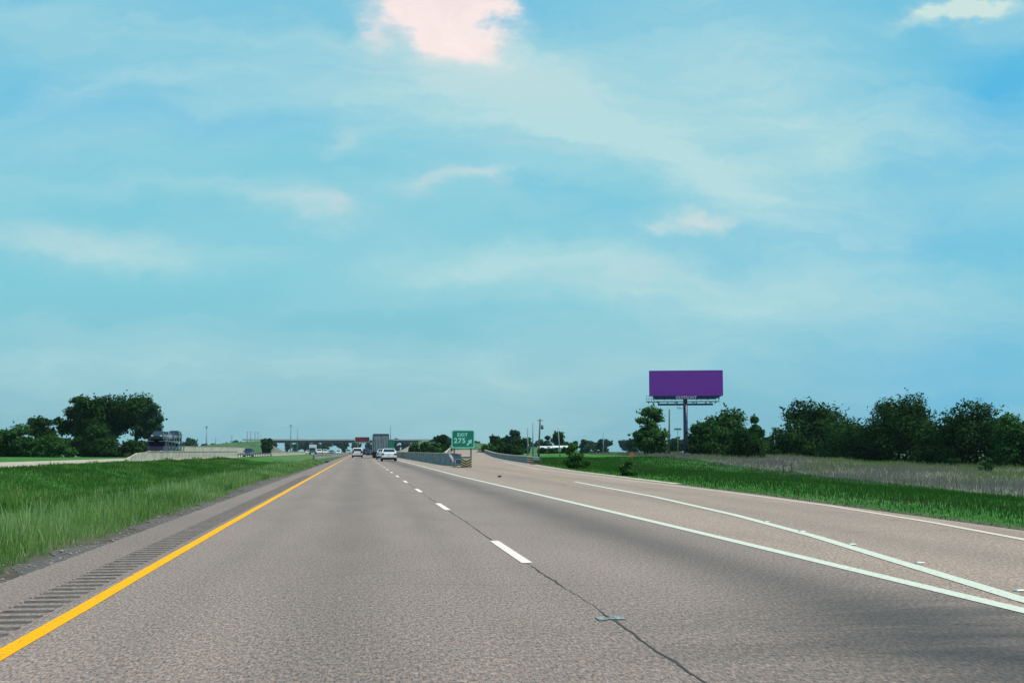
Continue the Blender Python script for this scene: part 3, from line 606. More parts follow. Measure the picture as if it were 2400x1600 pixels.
# ------------------------------------------------------------------ concrete barriers
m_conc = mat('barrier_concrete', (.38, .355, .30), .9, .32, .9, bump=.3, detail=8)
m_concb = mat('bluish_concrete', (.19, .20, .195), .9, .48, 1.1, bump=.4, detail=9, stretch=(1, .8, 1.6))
def barrier(name, pts, h, label, m, cat='barrier', taper0=0, zf=None, th=.22, foot=.2):
    mb = MB(); secs = []
    P = []
    for a, b in zip(pts, pts[1:]):
        k = max(1, int(math.hypot(b[0]-a[0], b[1]-a[1])/6)); P += [(a[0]+(b[0]-a[0])*i/k, a[1]+(b[1]-a[1])*i/k) for i in range(k)]
    P.append(pts[-1]); L0 = 0
    for i, (x, y) in enumerate(P):
        if i: L0 += math.hypot(x-P[i-1][0], y-P[i-1][1])
        hh = h*(min(1, .35+.65*L0/taper0) if taper0 else 1); z = zf(y) if zf else -.05
        secs.append([(x-foot, y, z), (x-foot, y, z+.08), (x-th*.62, y, z+.3), (x-th*.5, y, z+hh), (x+th*.5, y, z+hh), (x+th*.62, y, z+.3), (x+foot, y, z+.08), (x+foot, y, z)])
    root = empty(name, (P[0][0], P[0][1], 0), label, cat)
    off = Vector((-P[0][0], -P[0][1], 0)); secs = [[tuple(Vector(p)+off) for p in r] for r in secs]
    mb.loft(secs); mb.build('barrier_wall', m, root)
    cop = [[(p[0]+off.x-th*.5-.05, p[1]+off.y, (zf(p[1]) if zf else -.05)+h+.003), (p[0]+off.x+th*.5+.05, p[1]+off.y, (zf(p[1]) if zf else -.05)+h+.003), (p[0]+off.x+th*.5+.05, p[1]+off.y, (zf(p[1]) if zf else -.05)+h+.09), (p[0]+off.x-th*.5-.05, p[1]+off.y, (zf(p[1]) if zf else -.05)+h+.09)] for p in P if not taper0 or p[1] > P[0][1]+taper0]
    MBc = MB(); MBc.loft(cop); MBc.build('coping', m_conc, root)
    return root
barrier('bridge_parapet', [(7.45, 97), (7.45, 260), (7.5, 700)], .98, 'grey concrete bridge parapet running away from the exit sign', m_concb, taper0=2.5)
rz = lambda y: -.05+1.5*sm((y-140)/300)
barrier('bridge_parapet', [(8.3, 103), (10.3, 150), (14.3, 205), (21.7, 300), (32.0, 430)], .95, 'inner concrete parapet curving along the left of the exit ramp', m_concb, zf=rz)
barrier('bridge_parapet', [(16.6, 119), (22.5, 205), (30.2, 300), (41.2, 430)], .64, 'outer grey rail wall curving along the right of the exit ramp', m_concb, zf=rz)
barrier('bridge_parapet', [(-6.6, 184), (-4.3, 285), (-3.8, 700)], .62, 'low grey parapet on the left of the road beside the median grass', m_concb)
OX = [(interp(OPP_N, y)+.35, y) for y in (132, 150, 175, 200, 226)]
barrier('median_barrier', OX, 1.12, 'pale concrete barrier before the car hauler on the opposite road', m_conc, taper0=7)
barrier('median_barrier', [(interp(OPP_N, y)+.3, y) for y in (300, 340, 400, 600)], .9, 'distant pale barrier between the median and the oncoming cars', m_conc)
FX = [(-40, 272), (-38.8, 290), (-36.5, 330), (-35.5, 420)]
barrier('far_parapet', FX, 2.2, 'long pale retaining wall on the far side of the opposite road', m_conc)
# guard rail piece and its end on opposite side
def guardrail(pts, label, h=.72, zb=0):
    root = empty('guardrail', (pts[0][0], pts[0][1], zb), label, 'guardrail'); ox, oy = pts[0][:2]
    mb = MB(); secs = []
    for x, y in pts:
        x -= ox; y -= oy; secs.append([(x-.03, y, h-.32), (x-.09, y, h-.24), (x-.03, y, h-.16), (x-.09, y, h-.08), (x-.03, y, h), (x-.01, y, h), (x-.06, y, h-.08), (x, y, h-.16), (x-.06, y, h-.24), (x, y, h-.32)])
    mb.loft(secs); mb.build('rail', mat('galvanised', (.30, .32, .34), .5, .2, 2, metal=.6), root)
    L0 = math.hypot(pts[-1][0]-ox, pts[-1][1]-oy); k = max(2, int(L0/3.8))
    for i in range(k+1):
        x = (pts[-1][0]-ox)*i/k; y = (pts[-1][1]-oy)*i/k; q = MB(); q.box(x, x+.14, y-.07, y+.07, -.2, h+.02); q.build('post', mat('post_wood', (.12, .09, .07), .9, .3), root)
    return root
guardrail([(interp(OPP_N, y)+.3, y) for y in (228, 245, 262, 296)], 'dark steel guardrail after the pale barrier on the opposite road')
guardrail([(15.75, 108), (16.45, 118.8)], 'short guardrail leading into the outer ramp rail wall', .68, -.02)
# end marker panel at ramp rail
p = gp(1243, 1087)
e = empty('object_marker', (p.x, p.y, 0), 'brown and white striped marker at the end of the outer ramp rail', 'marker')
mb = MB(); mb.box(-.04, .04, .03, .09, -.1, .45); mb.build('post', mat('post_wood', (.12, .09, .07)), e)
mb = MB(); mb.box(-.28, .28, -.02, .02, .08, .72, bev=.01); mb.build('panel', mat('marker_pale', (.55, .48, .36), .5, .15), e)
mb = MB()
for k in range(3): mb.poly([(-.28, -.024, .14+.2*k), (-.28, -.024, .24+.2*k), (.28, -.024, .30+.17*k-.05), (.28, -.024, .20+.17*k-.05)], (0, -.003, 0))
mb.build('stripe', mat('marker_brown', (.07, .035, .02), .6, .2), e)

# ------------------------------------------------------------------ exit gore sign, crash cushion
m_galv = mat('dark_galv', (.12, .14, .17), .5, .2, 3, metal=.3)
m_sign = mat('sign_green', (.004, .20, .125), .45, .12, 1.5); m_legend = mat('sign_legend', (.34, .80, .66), .45, .08)
def text_mesh(s, size, name, m, parent, loc, ext=.004, bold=.02, space=1.0, sx=1.0):
    cu = bpy.data.curves.new('t', 'FONT'); cu.body = s; cu.size = size; cu.align_x = 'CENTER'; cu.align_y = 'CENTER'; cu.extrude = ext; cu.offset = bold; cu.space_character = space
    o = bpy.data.objects.new('t', cu); COL.objects.link(o); bpy.context.view_layer.update()
    me = bpy.data.meshes.new_from_object(o.evaluated_get(bpy.context.evaluated_depsgraph_get())); bpy.data.objects.remove(o)
    me.transform(Matrix.Rotation(math.pi/2, 4, 'X') @ Matrix.Diagonal((sx, 1, 1, 1))); me.materials.clear()
    return link(name, me, m, parent, loc)
def rrect(w, h, r, n=5):
    P = []
    for cx, cz, a0 in ((w-r, h-r, 0), (-w+r, h-r, 90), (-w+r, -h+r, 180), (w-r, -h+r, 270)):
        for i in range(n+1): a = math.radians(a0+90*i/n); P.append((cx+r*math.cos(a), cz+r*math.sin(a)))
    return P
D = 90.0; s = D/F
c = pt(1085.2, 1028.5, D); base = Vector((c.x, c.y, -.03))
e = empty('exit_sign', base, 'green EXIT 275 sign with up-right arrow on two posts', 'road sign', rz=-YAW*.3)
W2, H2 = 53.5*s/2, 42*s/2; cz = c.z-base.z
mb = MB(); P = rrect(W2, H2, .14); mb.loft([[(x, -.012, z+cz) for x, z in P], [(x, .012, z+cz) for x, z in P]]); mb.build('panel', m_sign, e)
mb = MB(); P1 = rrect(W2-.004, H2-.004, .14); P2 = rrect(W2-.06, H2-.06, .10)
for i in range(len(P1)):
    j = (i+1) % len(P1); mb.bm.faces.new([mb.bm.verts.new((q[0], -.016, q[1]+cz)) for q in (P1[i], P1[j], P2[j], P2[i])])
mb.build('border', m_legend, e)
text_mesh('EXIT', .33, 'lettering', m_legend, e, (-.05, -.017, cz+H2*.46), bold=.014, space=1.22, sx=.95)
text_mesh('275', .50, 'lettering', m_legend, e, (-.24, -.017, cz-H2*.20), bold=.016, space=1.12, sx=1.05)
ax, az = W2-.36, cz-H2*.36; a = math.radians(52); R_ = lambda x, z: (ax+x*math.cos(a)-z*math.sin(a), -.017, az+x*math.sin(a)+z*math.cos(a))
mb = MB(); mb.poly([R_(*q) for q in [(-.28, -.06), (.02, -.06), (-.01, -.18), (.28, 0), (-.01, .18), (.02, .06), (-.28, .06)]], (0, -.003, 0)); mb.build('arrow', m_legend, e)
for px in (1064.8, 1104): x = (px-1085.2)*s; mb = MB(); mb.box(x-.05, x+.05, .015, .11, -.1, cz+H2*.8, bev=.01); mb.build('post', m_galv, e)
# crash cushion with chevron nose
cc = gp(1093, 1095)
e = empty('crash_cushion', (cc.x, cc.y, 0), 'crash cushion with black and yellow chevron nose before the parapet', 'crash cushion')
mb = MB(); mb.loft([[(-.38, 0, .03), (.38, 0, .03), (.38, 0, .66), (-.38, 0, .66)], [(-.38, .06, .03), (.38, .06, .03), (.38, .06, .66), (-.38, .06, .66)]]); mb.build('nose_panel', mat('chevron_yellow', (.62, .50, .22), .5, .1), e)
mb = MB()
for k in range(4):
    z = .53-.175*k
    pts = [(-.38, z+.03), (0, z-.19+.03), (.38, z+.03), (.38, z+.115), (0, z-.19+.125), (-.38, z+.115)]
    pts = [(x, max(.032, min(.658, q))) for x, q in pts]
    mb.poly([(x, -.004, q) for x, q in (pts[0], pts[1], pts[4], pts[5])], (0, -.003, 0)); mb.poly([(x, -.004, q) for x, q in (pts[1], pts[2], pts[3], pts[4])], (0, -.003, 0))
mb.build('chevron', mat('chevron_black', (.014, .012, .010), .6, .2), e)
bx = 7.45-cc.x
for k in range(4):
    mb = MB(); y0 = .08+k*1.0; xo = (bx+.1)*(k/3)*.8
    mb.box(-.36+xo, .34+xo, y0, y0+.94, .12, .78-.01*k, bev=.03); mb.build('cushion_box', mat('cushion_grey', (.10, .14, .20), .7, .15), e)
mb = MB(); mb.box(-.5, .1, .06, 4.2, .2, .26); mb.box(-.52, .12, .05, 4.25, .55, .62); mb.build('side_rail', mat('galvanised', (.3, .32, .34)), e)

# ------------------------------------------------------------------ billboard
D = 248.0; s = D/F
cb = pt(1607.5, 1056, D); zb = hgt(cb.x, cb.y)
e = empty('billboard', (cb.x, cb.y, zb-.1), 'large blank purple billboard on a single steel post', 'billboard', rz=-math.radians(14))
zof = lambda py: EYE+(1056-py)*s*.985-zb+.1
x0, x1 = (1523.5-1607.5)*s, (1695-1607.5)*s; zt, zl = zof(865.5), zof(926)
m_steel = mat('billboard_steel', (.018, .022, .055), .55, .2, 1.2)
mb = MB(); mb.loft([[(x0, -1.3, zl), (x1, -1.3, zl), (x1, -1.3, zt), (x0, -1.3, zt)], [(x0, -1.05, zl), (x1, -1.05, zl), (x1, -1.05, zt), (x0, -1.05, zt)]]); 
mb.build('face_panel', mat('purple_vinyl', (.36, .034, .42), .6, .03, .5), e)
mb = MB(); mb.box(x0+.15, x1-.15, 1.2, 1.45, zl+.1, zt-.1); mb.build('rear_panel', m_steel, e)
mb = MB()
for k in range(7):
    x = x0+.8+(x1-x0-1.6)*k/6; mb.box(x-.08, x+.08, -1.04, -.88, zl-.75, zt-.2); mb.box(x-.08, x+.08, 1.04, 1.19, zl-.75, zt-.2)
mb.box(x0+.3, x1-.3, -.87, -.67, zl+1, zl+1.2); mb.box(x0+.3, x1-.3, .83, 1.03, zl+1, zl+1.2); mb.build('upright', m_steel, e)
mb = MB(); mb.loft([[(x0+1.1, -1.25, zl-.72), (x1-1.6, -1.25, zl-.72), (x1-.2, -1.25, zl-.004), (x0+.7, -1.25, zl-.004)], [(x0+1.1, -1.15, zl-.72), (x1-1.6, -1.15, zl-.72), (x1-.2, -1.15, zl-.004), (x0+.7, -1.15, zl-.004)]]); mb.build('apron', m_steel, e)
text_mesh('OUTFRONT', .78, 'lettering', mat('apron_letters', (1, .55, .62), .5, .03), e, ((1609.5-1607.5)*s, -1.27, zl-.36), bold=.035, space=1.0, sx=.98)
mb = MB(); zc = zof(941)
mb.box((1517-1607.5)*s, (1686-1607.5)*s, -2.4, -1.6, zc, zc+.16)
for k in range(8): x = (1522-1607.5)*s+k*(155*s)/7; mb.box(x-.07, x+.07, -2.3, 1.2, zc-.22, zc-.003)
mb.build('catwalk', m_steel, e)
mb = MB(); xl = (1517-1607.5)*s
for x in np.linspace(xl, (1535-1607.5)*s, 4): mb.box(x-.03, x+.03, -2.38, -2.32, zc+.163, zc+1.15)
mb.box(xl, (1535-1607.5)*s, -2.38, -2.32, zc+1.153, zc+1.21); mb.box(xl+.04, (1535-1607.5)*s-.04, -2.37, -2.33, zc+.64, zc+.69)
mb.build('railing', m_steel, e)
for x in np.linspace(xl+2.2, (1678-1607.5)*s, 5): mb = MB(); mb.box(x-.03, x+.03, -1.6, -1.54, zc+.163, zc+1.0); mb.build('rail_post', m_steel, e)
for k in range(4):
    mb = MB(); x = (1545-1607.5)*s+k*(120*s)/3; mb.tube((x, -2.4, zc+.05), (x, -3.6, zc-.12), .03); mb.box(x-.3, x+.3, -3.8, -3.5, zc-.25, zc-.12, bev=.03); mb.build('floodlight', m_steel, e)
mb = MB(); mb.tube((0, 0, -.3), (0, 0, zc-.25), .47, .43, 24); mb.box(-5.5, 5.5, -.3, .3, zc-.6, zc-.222); mb.tube((0, 0, zc-.3), (0, 0, zl+1.5), .42, .4, 16); mb.build('post', mat('post_steel', (.030, .042, .105), .5, .25, .8), e)
mb = MB(); zp = zof(956); mb.box(-1.65, -.5, -.5, .4, zp, zp+.1); 
for x in (-1.62, -1.1): mb.box(x-.03, x+.03, -.48, -.43, zp+.103, zp+.85)
mb.box(-1.65, -.5, -.48, -.43, zp+.853, zp+.9); mb.build('service_platform', m_steel, e)
mb = MB(); mb.loft([[(.9*math.cos(a), .9*math.sin(a), -.2) for a in np.linspace(0, 6.28, 17)[:-1]], [(.8*math.cos(a), .8*math.sin(a), .35) for a in np.linspace(0, 6.28, 17)[:-1]]]); mb.build('footing', m_conc, e)

# ------------------------------------------------------------------ poles
m_pole = mat('pole_wood', (.10, .095, .09), .9, .2, 2)
def pole(px, ptop, d, label, group='utility and light poles', kind='utility_pole', arm=None, r=.14, leanpx=0, m=None):
    b = pt(px+leanpx, 1056, d); z = hgt(b.x, b.y)-.1; h = EYE+(1056-ptop)*d/F-z; lx = -leanpx*d/F
    e = empty(kind, (b.x, b.y, z), label, 'pole', group); m = m or m_pole
    mb = MB(); mb.tube((0, 0, -.3), (lx, 0, h), r*1.2, r*.8, 10); mb.build('shaft', m, e)
    if arm == 'cross':
        mb = MB(); mb.box(lx*.95-1.1, lx*.95+1.1, -.06-r, -r, h-.75, h-.62); mb.build('crossarm', m, e)
    if arm == 'transformer':
        mb = MB(); mb.tube((lx*.9+.36, 0, h-1.7), (lx*.9+.36, 0, h-1.0), .22, .22, 12); mb.build('transformer', mat('transformer_grey', (.10, .13, .16), .5), e)
        mb = MB(); mb.box(lx-.5, lx+.5, -.06-r, -r, h-.35, h-.25); mb.build('crossarm', m, e)
    if arm == 'lights':
        mb = MB(); mb.box(-.8, .8, -.5, .5, h-.2, h, bev=.05)
        for x in (-.75, -.25, .25, .75): mb.box(x-.18, x+.18, -.55, .55, h-.5, h-.2, bev=.04)
        mb.build('lamp_cluster', m, e)
    return e
pg = mat('pole_grey', (.22, .27, .30), .7, .15)
pole(1237, 1002, 205, 'bare grey pole, leftmost of four beyond the outer ramp rail', r=.10, m=pg)
pole(1249, 990, 205, 'tall bare grey pole, second of four beyond the ramp rail', r=.10, m=pg)
pole(1266, 981, 200, 'leaning wooden pole carrying a small transformer', r=.13, leanpx=-4, arm='transformer')
pole(1308, 1002, 215, 'thin pole crossing the darkest rounded tree', r=.09, leanpx=5, m=pg)
pole(1570, 959, 225, 'wooden pole between the loose green tree and billboard', r=.15, leanpx=-2)
pole(1589, 1003, 330, 'small light mast just left of the billboard post', kind='light_mast', arm='lights', r=.08, m=pg)
pole(1816, 1001, 420, 'light mast with T shaped head in the gap between trees', kind='light_mast', arm='lights', r=.16, m=pg)
pole(1837, 1010, 480, 'smaller light mast at the left edge of the spiky tree', kind='light_mast', arm='lights', r=.16, m=pg)
pole(1414, 1012, 560, 'lone distant pole right of the white homes', r=.2, m=pg)
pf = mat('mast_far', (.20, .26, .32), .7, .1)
for px, tp, lab, arm in [(483, 999, 'tallest distant mast above the left embankment', 'lights'), (505, 1024, 'short distant mast above the left embankment', None), (543, 1020, 'distant mast standing between two wider gaps on the embankment', 'cross'),
        (579, 1010, 'leftmost of the two paired pylons before the overpass', 'cross'), (587, 1010, 'second of the left paired pylons before the overpass', 'cross'), (597, 1011, 'left pylon of the pair above the overpass end', 'cross'), (604, 1011, 'right pylon of the pair above the overpass end', 'cross'),
        (611, 1018, 'short pylon above the round slope tree', None), (681, 996, 'tall hazy mast above the left half of the overpass', 'lights'), (697, 1005, 'shorter hazy mast right of the tall one over the overpass', None), (915, 997, 'hazy mast rising right of the trailer', None)]:
    pole(px, tp, 880, lab, 'distant masts on the skyline', 'distant_mast', arm, r=.35, m=pf)

# ------------------------------------------------------------------ overpass
D = 650.0; s = D/F
oc = pt(800, 1056, D)
ov = empty('overpass', (oc.x, oc.y, 0), 'long low highway overpass with dark girders crossing the road', 'overpass')
X = lambda px: (px-800)*s
Zp = lambda py: EYE+(1056-py)*s
m_gird = mat('girder_dark', (.035, .045, .085), .7, .2, .3); m_deck = mat('deck_concrete', (.50, .47, .38), .9, .12, .3)
xa, xb = X(636), X(965)
mb = MB(); mb.box(xa-14, xb+10, -5, 5, Zp(1031.9), Zp(1030.5)); mb.box(xa-14, xb+10, -5.3, -5.003, Zp(1032), Zp(1029)); mb.box(xa-14, xb+10, 5.003, 5.3, Zp(1032), Zp(1029)); mb.build('deck', m_deck, ov)
for k, yy in enumerate((-5.0, -1.6, 1.6, 4.6)):
    mb = MB(); mb.box(xa-4, xb+4, yy-.25, yy+.25, Zp(1037.6), Zp(1031.9)-.004); mb.build('girder', m_gird, ov)
for px in (673.5, 725, 807.5, 862, 943):
    x = X(px); mb = MB(); mb.box(x-.55, x+.55, -5, 5, Zp(1037.3)-1.0, Zp(1037.3)-.003)
    for yy in (-4, 0, 4): mb.tube((x, yy, -.2), (x, yy, Zp(1037.3)-1.003), .5, .5, 12)
    mb.build('pier', m_gird, ov)
m_slope = mat('slope_paving', (.52, .45, .34), .9, .15, .3)
for sx, xe in ((1, xa), (-1, xb)):
    mb = MB(); w = 12
    mb.loft([[(xe-sx*4, -5.6, -.3), (xe+sx*9, -9, -.3), (xe+sx*9, 9, -.3), (xe-sx*4, 5.6, -.3)], [(xe-sx*4.5, -5.6, Zp(1038)), (xe-sx*1.5, -5.6, Zp(1038)), (xe-sx*1.5, 5.6, Zp(1038)), (xe-sx*4.5, 5.6, Zp(1038))]]); mb.build('slope_paving', m_slope, ov)
# approach embankments
def embank(x0, x1, z0, z1, y, wid, label):
    mb = MB(); n = 14; secs = []
    for i in range(n+1):
        t = i/n; x = x0+(x1-x0)*t; z = z0+(z1-z0)*sm(t); b = wid+z*2.4
        secs.append([(x, y-b, -.4), (x, y-wid, z), (x, y+wid, z), (x, y+b, -.4)])
    mb.loft(secs); o = mb.build('embankment', mat('embankment_grass', (.045, .11, .04), .95, .35, .25, bump=.5, detail=8)); tag(o, kind='structure')
zt_ = Zp(1033.5)
embank(oc.x+X(430)-20, oc.x+X(636)-3, 1.2, zt_, oc.y, 5.5, '')
embank(oc.x+X(1500), oc.x+X(965)+3, .5, zt_, oc.y, 5.5, '')
# message sign on its gantry
D = 540.0; s = D/F; c = pt(849, 1030, D)
e = empty('message_sign', (c.x, c.y, 0), 'black electronic message sign glowing red over the road', 'message sign')
w = 32.5*s/2; z0, z1 = EYE+(1056-1035.5)*s, EYE+(1056-1024.5)*s
mb = MB(); mb.box(-w, w, -.4, .5, z0, z1, bev=.05); mb.build('housing', mat('sign_black', (.012, .012, .03), .5, .2), e)
mb = MB()
for zz0, zz1 in ((z1+.003, z1+.22), (z0-.16, z0-.003)): mb.box(-w-.15, w+.15, -.5, .6, zz0, zz1)
for a, b in ((-w-.18, -w-.003), (w+.003, w+.18)): mb.box(a, b, -.5, .6, z0, z1)
mb.build('frame', mat('sign_frame', (.55, .60, .62), .5, .1), e)
m_led = mat('led_red', (.35, .02, .03), .5, .1, emit=((.9, .03, .05, 1), .3))
for row in range(2):
    x = -w+.7
    while x < w-.7:
        zr = z0+.42+row*.85
        if random.random() < .85:
            mb = MB(); mb.box(x, x+.13, -.44, -.405, zr, zr+.52); zq_ = zr+random.choice((0, .2, .4)); mb.box(x+.12, x+.34, -.44, -.405, zq_, zq_+.12); mb.build('led_character', m_led, e)
        x += .5
mb = MB(); mb.tube((-w*.62, .8, -.2), (-w*.62, .8, z1), .3, .3, 12); mb.tube((-w*.62, .8, z1-.6), (w*.8, .8, z1-.6), .18, .18, 8); mb.build('gantry', mat('gantry_grey', (.22, .24, .22), .6, .1), e)
# green guide sign beside the trailer
D = 330.0; s = D/F; c = pt(917, 1042, D)
e = empty('guide_sign', (c.x, c.y, 0), 'small green guide sign just right of the trailer', 'road sign')
mb = MB(); zb_ = EYE+(1056-1051)*s; zt2 = EYE+(1056-1034)*s; mb.box(-.85, .85, -.02, .02, zb_, zt2, bev=.008); mb.build('panel', m_sign, e)
mb = MB(); mb.box(-.55, .45, -.02, .02, zt2+.03, zt2+.45, bev=.008); mb.build('top_plate', m_sign, e)
for x in (-.6, .6): mb = MB(); mb.box(x-.05, x+.05, .022, .1, -.1, zt2); mb.build('post', m_galv, e)
# orange construction sign
D = 190.; s = D/F; c = pt(1481, 1056, D); z = hgt(c.x, c.y)
e = empty('warning_sign', (c.x, c.y, z-.05), 'small orange diamond warning sign left of the leafy tree', 'road sign')
mb = MB(); mb.poly([(0, 0, .35), (.45, 0, .8), (0, 0, 1.25), (-.45, 0, .8)], (0, .02, 0)); mb.build('panel', mat('sign_orange', (.55, .13, .05), .5, .1), e)
mb = MB(); mb.box(-.03, .03, .023, .07, -.1, 1.1); mb.build('post', m_galv, e)

# ------------------------------------------------------------------ wire fence
f0 = Vector((FEN[2][0], FEN[2][1], 0)); f1 = Vector((FEN[0][0], FEN[0][1], 0))
fe = empty('wire_fence', (f0.x, f0.y, hgt(f0.x, f0.y)-.05), 'thin wire fence with slim posts and wooden end brace', 'fence')
zo = fe.location.z
pp = []
for px in (1880, 1920, 1955, 1985, 2017, 2066, 2119, 2157, 2200, 2241, 2295, 2346, 2395, 2440):
    lo, hi = 8, 120
    for _ in range(30):
        y = (lo+hi)/2; x = fence_x(y); v = Vector((x, y, 0))-CAM; q = 1200+F*v.dot(RT)/v.dot(FW)
        if q < px: hi = y
        else: lo = y
    pp.append((x, y))
for (x, y) in pp:
    z = hgt(x, y)-zo; mb = MB(); a = Vector((x-f0.x, y-f0.y, z-.2)); mb.tube(a, a+Vector((random.uniform(-.03, .03), 0, 1.15)), .016, .015, 6); mb.build('post', mat('t_post', (.05, .05, .055), .8), fe)
mb = MB(); allp = [(f0.x, f0.y)]+pp
for (xa_, ya_), (xb_, yb_) in zip(allp, allp[1:]):
    for hz in (.25, .5, .75, 1.0): mb.tube((xa_-f0.x, ya_-f0.y, hgt(xa_, ya_)-zo+hz), (xb_-f0.x, yb_-f0.y, hgt(xb_, yb_)-zo+hz), .004, n=4, cap=False)
mb.build('wire', mat('wire_steel', (.2, .2, .2), .5, metal=.7), fe)
bq = gp(1836, 1110, -1.5); mb = MB(); dv = Vector((bq.x-f0.x, bq.y-f0.y, 0)); mb.tube((0, 0, -.2), (0, 0, 1.15), .07, .065, 8); mb.tube(dv+Vector((0, 0, -.2)), dv+Vector((0, 0, 1.15)), .07, .065, 8); mb.tube((0, 0, .95), dv+Vector((0, 0, .85)), .05, .05, 8); mb.build('end_brace', mat('old_post', (.04, .035, .03), .9), fe)

# ------------------------------------------------------------------ buildings
def home(px0, px1, ptop, d, label, name='mobile_home'):
    a, b = pt(px0, 1056, d), pt(px1, 1056, d); w = (b-a).length; z = hgt(a.x, a.y); e = empty(name, ((a.x+b.x)/2, (a.y+b.y)/2, z-.1), label, 'building', 'white homes beyond the ramp', rz=-YAW)
    h = EYE+(1056-ptop)*d/F-z; mb = MB(); mb.box(-w/2, w/2, -2.2, 2.2, .5, h-.35); mb.build('wall', mat('white_siding', (.72, .74, .70), .7, .06, 1), e)
    mb = MB(); mb.loft([[(-w/2-.2, -2.45, h-.35+.003), (-w/2-.2, 2.45, h-.35+.003), (-w/2-.2, 0, h+.25)], [(w/2+.2, -2.45, h-.35+.003), (w/2+.2, 2.45, h-.35+.003), (w/2+.2, 0, h+.25)]]); mb.build('roof', mat('pale_roof', (.60, .62, .60), .6), e)
    mb = MB(); mb.box(-w/2+.05, w/2-.05, -2.1, 2.1, 0, .497); mb.build('skirting', mat('skirt', (.09, .09, .09), .8), e)
    k = max(2, int(w/2.6))
    for i in range(k):
        x = -w/2+w*(i+.5)/k
        if i == k//2: mb = MB(); mb.box(x-.45, x+.45, -2.24, -2.203, .55, 2.4); mb.build('door', mat('door_grey', (.10, .12, .13), .5), e)
        else: mb = MB(); mb.box(x-.5, x+.5, -2.24, -2.203, 1.2, 2.15); mb.build('window', mat('window_glass', (.02, .03, .04), .15), e)
    return e
home(1262, 1293, 1046, 400, 'white mobile home beneath the hazy rounded tree')
home(1296, 1330, 1045, 395, 'white mobile home beneath the darkest rounded tree')
D = 420.; a = pt(1016, 1056, D); s = D/F
e = empty('shop_building', (a.x, a.y, 0), 'white walled shed with dark gabled roof beyond the parapet', 'building')
mb = MB(); mb.box(-1.9, 2.2, -3, 3, 0, EYE+(1056-1036)*s); mb.build('wall', mat('white_siding', (.72, .74, .70)), e)
zq = EYE+(1056-1036)*s+.003; mb = MB(); mb.loft([[(-2.4, -3.4, zq), (2.7, -3.4, zq), (.9, -3.4, zq+1.7)], [(-2.4, 3.4, zq), (2.7, 3.4, zq), (.9, 3.4, zq+1.7)]]); mb.build('roof', mat('dark_roof', (.02, .025, .04), .7), e)
mb = MB(); mb.box(-.6, .8, -3.05, -3.003, 0, 2.3); mb.build('door', mat('door_grey', (.1, .12, .13)), e)

# ------------------------------------------------------------------ vehicles
m_glass = mat('car_glass', (.012, .018, .030), .08, .05, spec=.6); m_tyre = mat('tyre', (.012, .012, .014), .85, .15); m_rim = mat('rim', (.45, .46, .48), .3, .05, metal=.8)
m_black = mat('black_trim', (.015, .015, .018), .6, .1); m_red = mat('tail_red', (.30, .015, .02), .3, .1); m_head = mat('headlight_glass', (.75, .78, .80), .1, .03); m_plate = mat('plate_white', (.6, .6, .58), .5)
PAINT = {'white': mat('paint_white', (.78, .77, .76), .25, .02), 'silver': mat('paint_silver', (.48, .53, .58), .25, .03, metal=.3), 'navy': mat('paint_navy', (.022, .030, .085), .25, .03), 'black': mat('paint_black', (.016, .018, .028), .25, .03), 'teal': mat('paint_teal', (.10, .26, .26), .3, .05), 'grey': mat('paint_grey', (.16, .18, .21), .3, .03)}
SPECS = {
 'sedan': dict(L=4.8, hw=.90, body=[(-2.38, .38, .90, .74), (-2.28, .24, 1.03, .86), (-1.5, .2, 1.06, .90), (0, .2, .99, .91), (1.2, .2, .93, .90), (2.1, .2, .80, .85), (2.38, .3, .62, .70)],
        gh=[(-1.85, 1.04), (-1.0, 1.44), (.15, 1.46), (1.15, .95)], gw=(.80, .60), wr=.33, wy=(-1.42, 1.45), tail=(.72, .92)),
 'suv': dict(L=4.7, hw=.94, body=[(-2.32, .42, 1.02, .80), (-2.25, .32, 1.10, .90), (-1.5, .28, 1.12, .94), (0, .28, 1.08, .95), (1.2, .28, 1.04, .94), (2.05, .3, .95, .88), (2.32, .4, .72, .75)],
        gh=[(-2.18, 1.10), (-1.9, 1.70), (.3, 1.74), (1.15, 1.06)], gw=(.86, .66), wr=.38, wy=(-1.4, 1.42), tail=(.80, 1.15)),
 'pickup': dict(L=5.6, hw=.98, body=[(-2.78, .5, 1.05, .92), (-2.7, .42, 1.10, .96), (-.9, .40, 1.10, .98), (.8, .40, 1.12, .98), (1.6, .40, 1.12, .97), (2.6, .42, 1.02, .92), (2.78, .5, .8, .84)],
        gh=[(-.9, 1.12), (-.7, 1.80), (.6, 1.82), (1.45, 1.12)], gw=(.90, .72), wr=.42, wy=(-1.75, 1.85), tail=(.78, 1.02)),
}
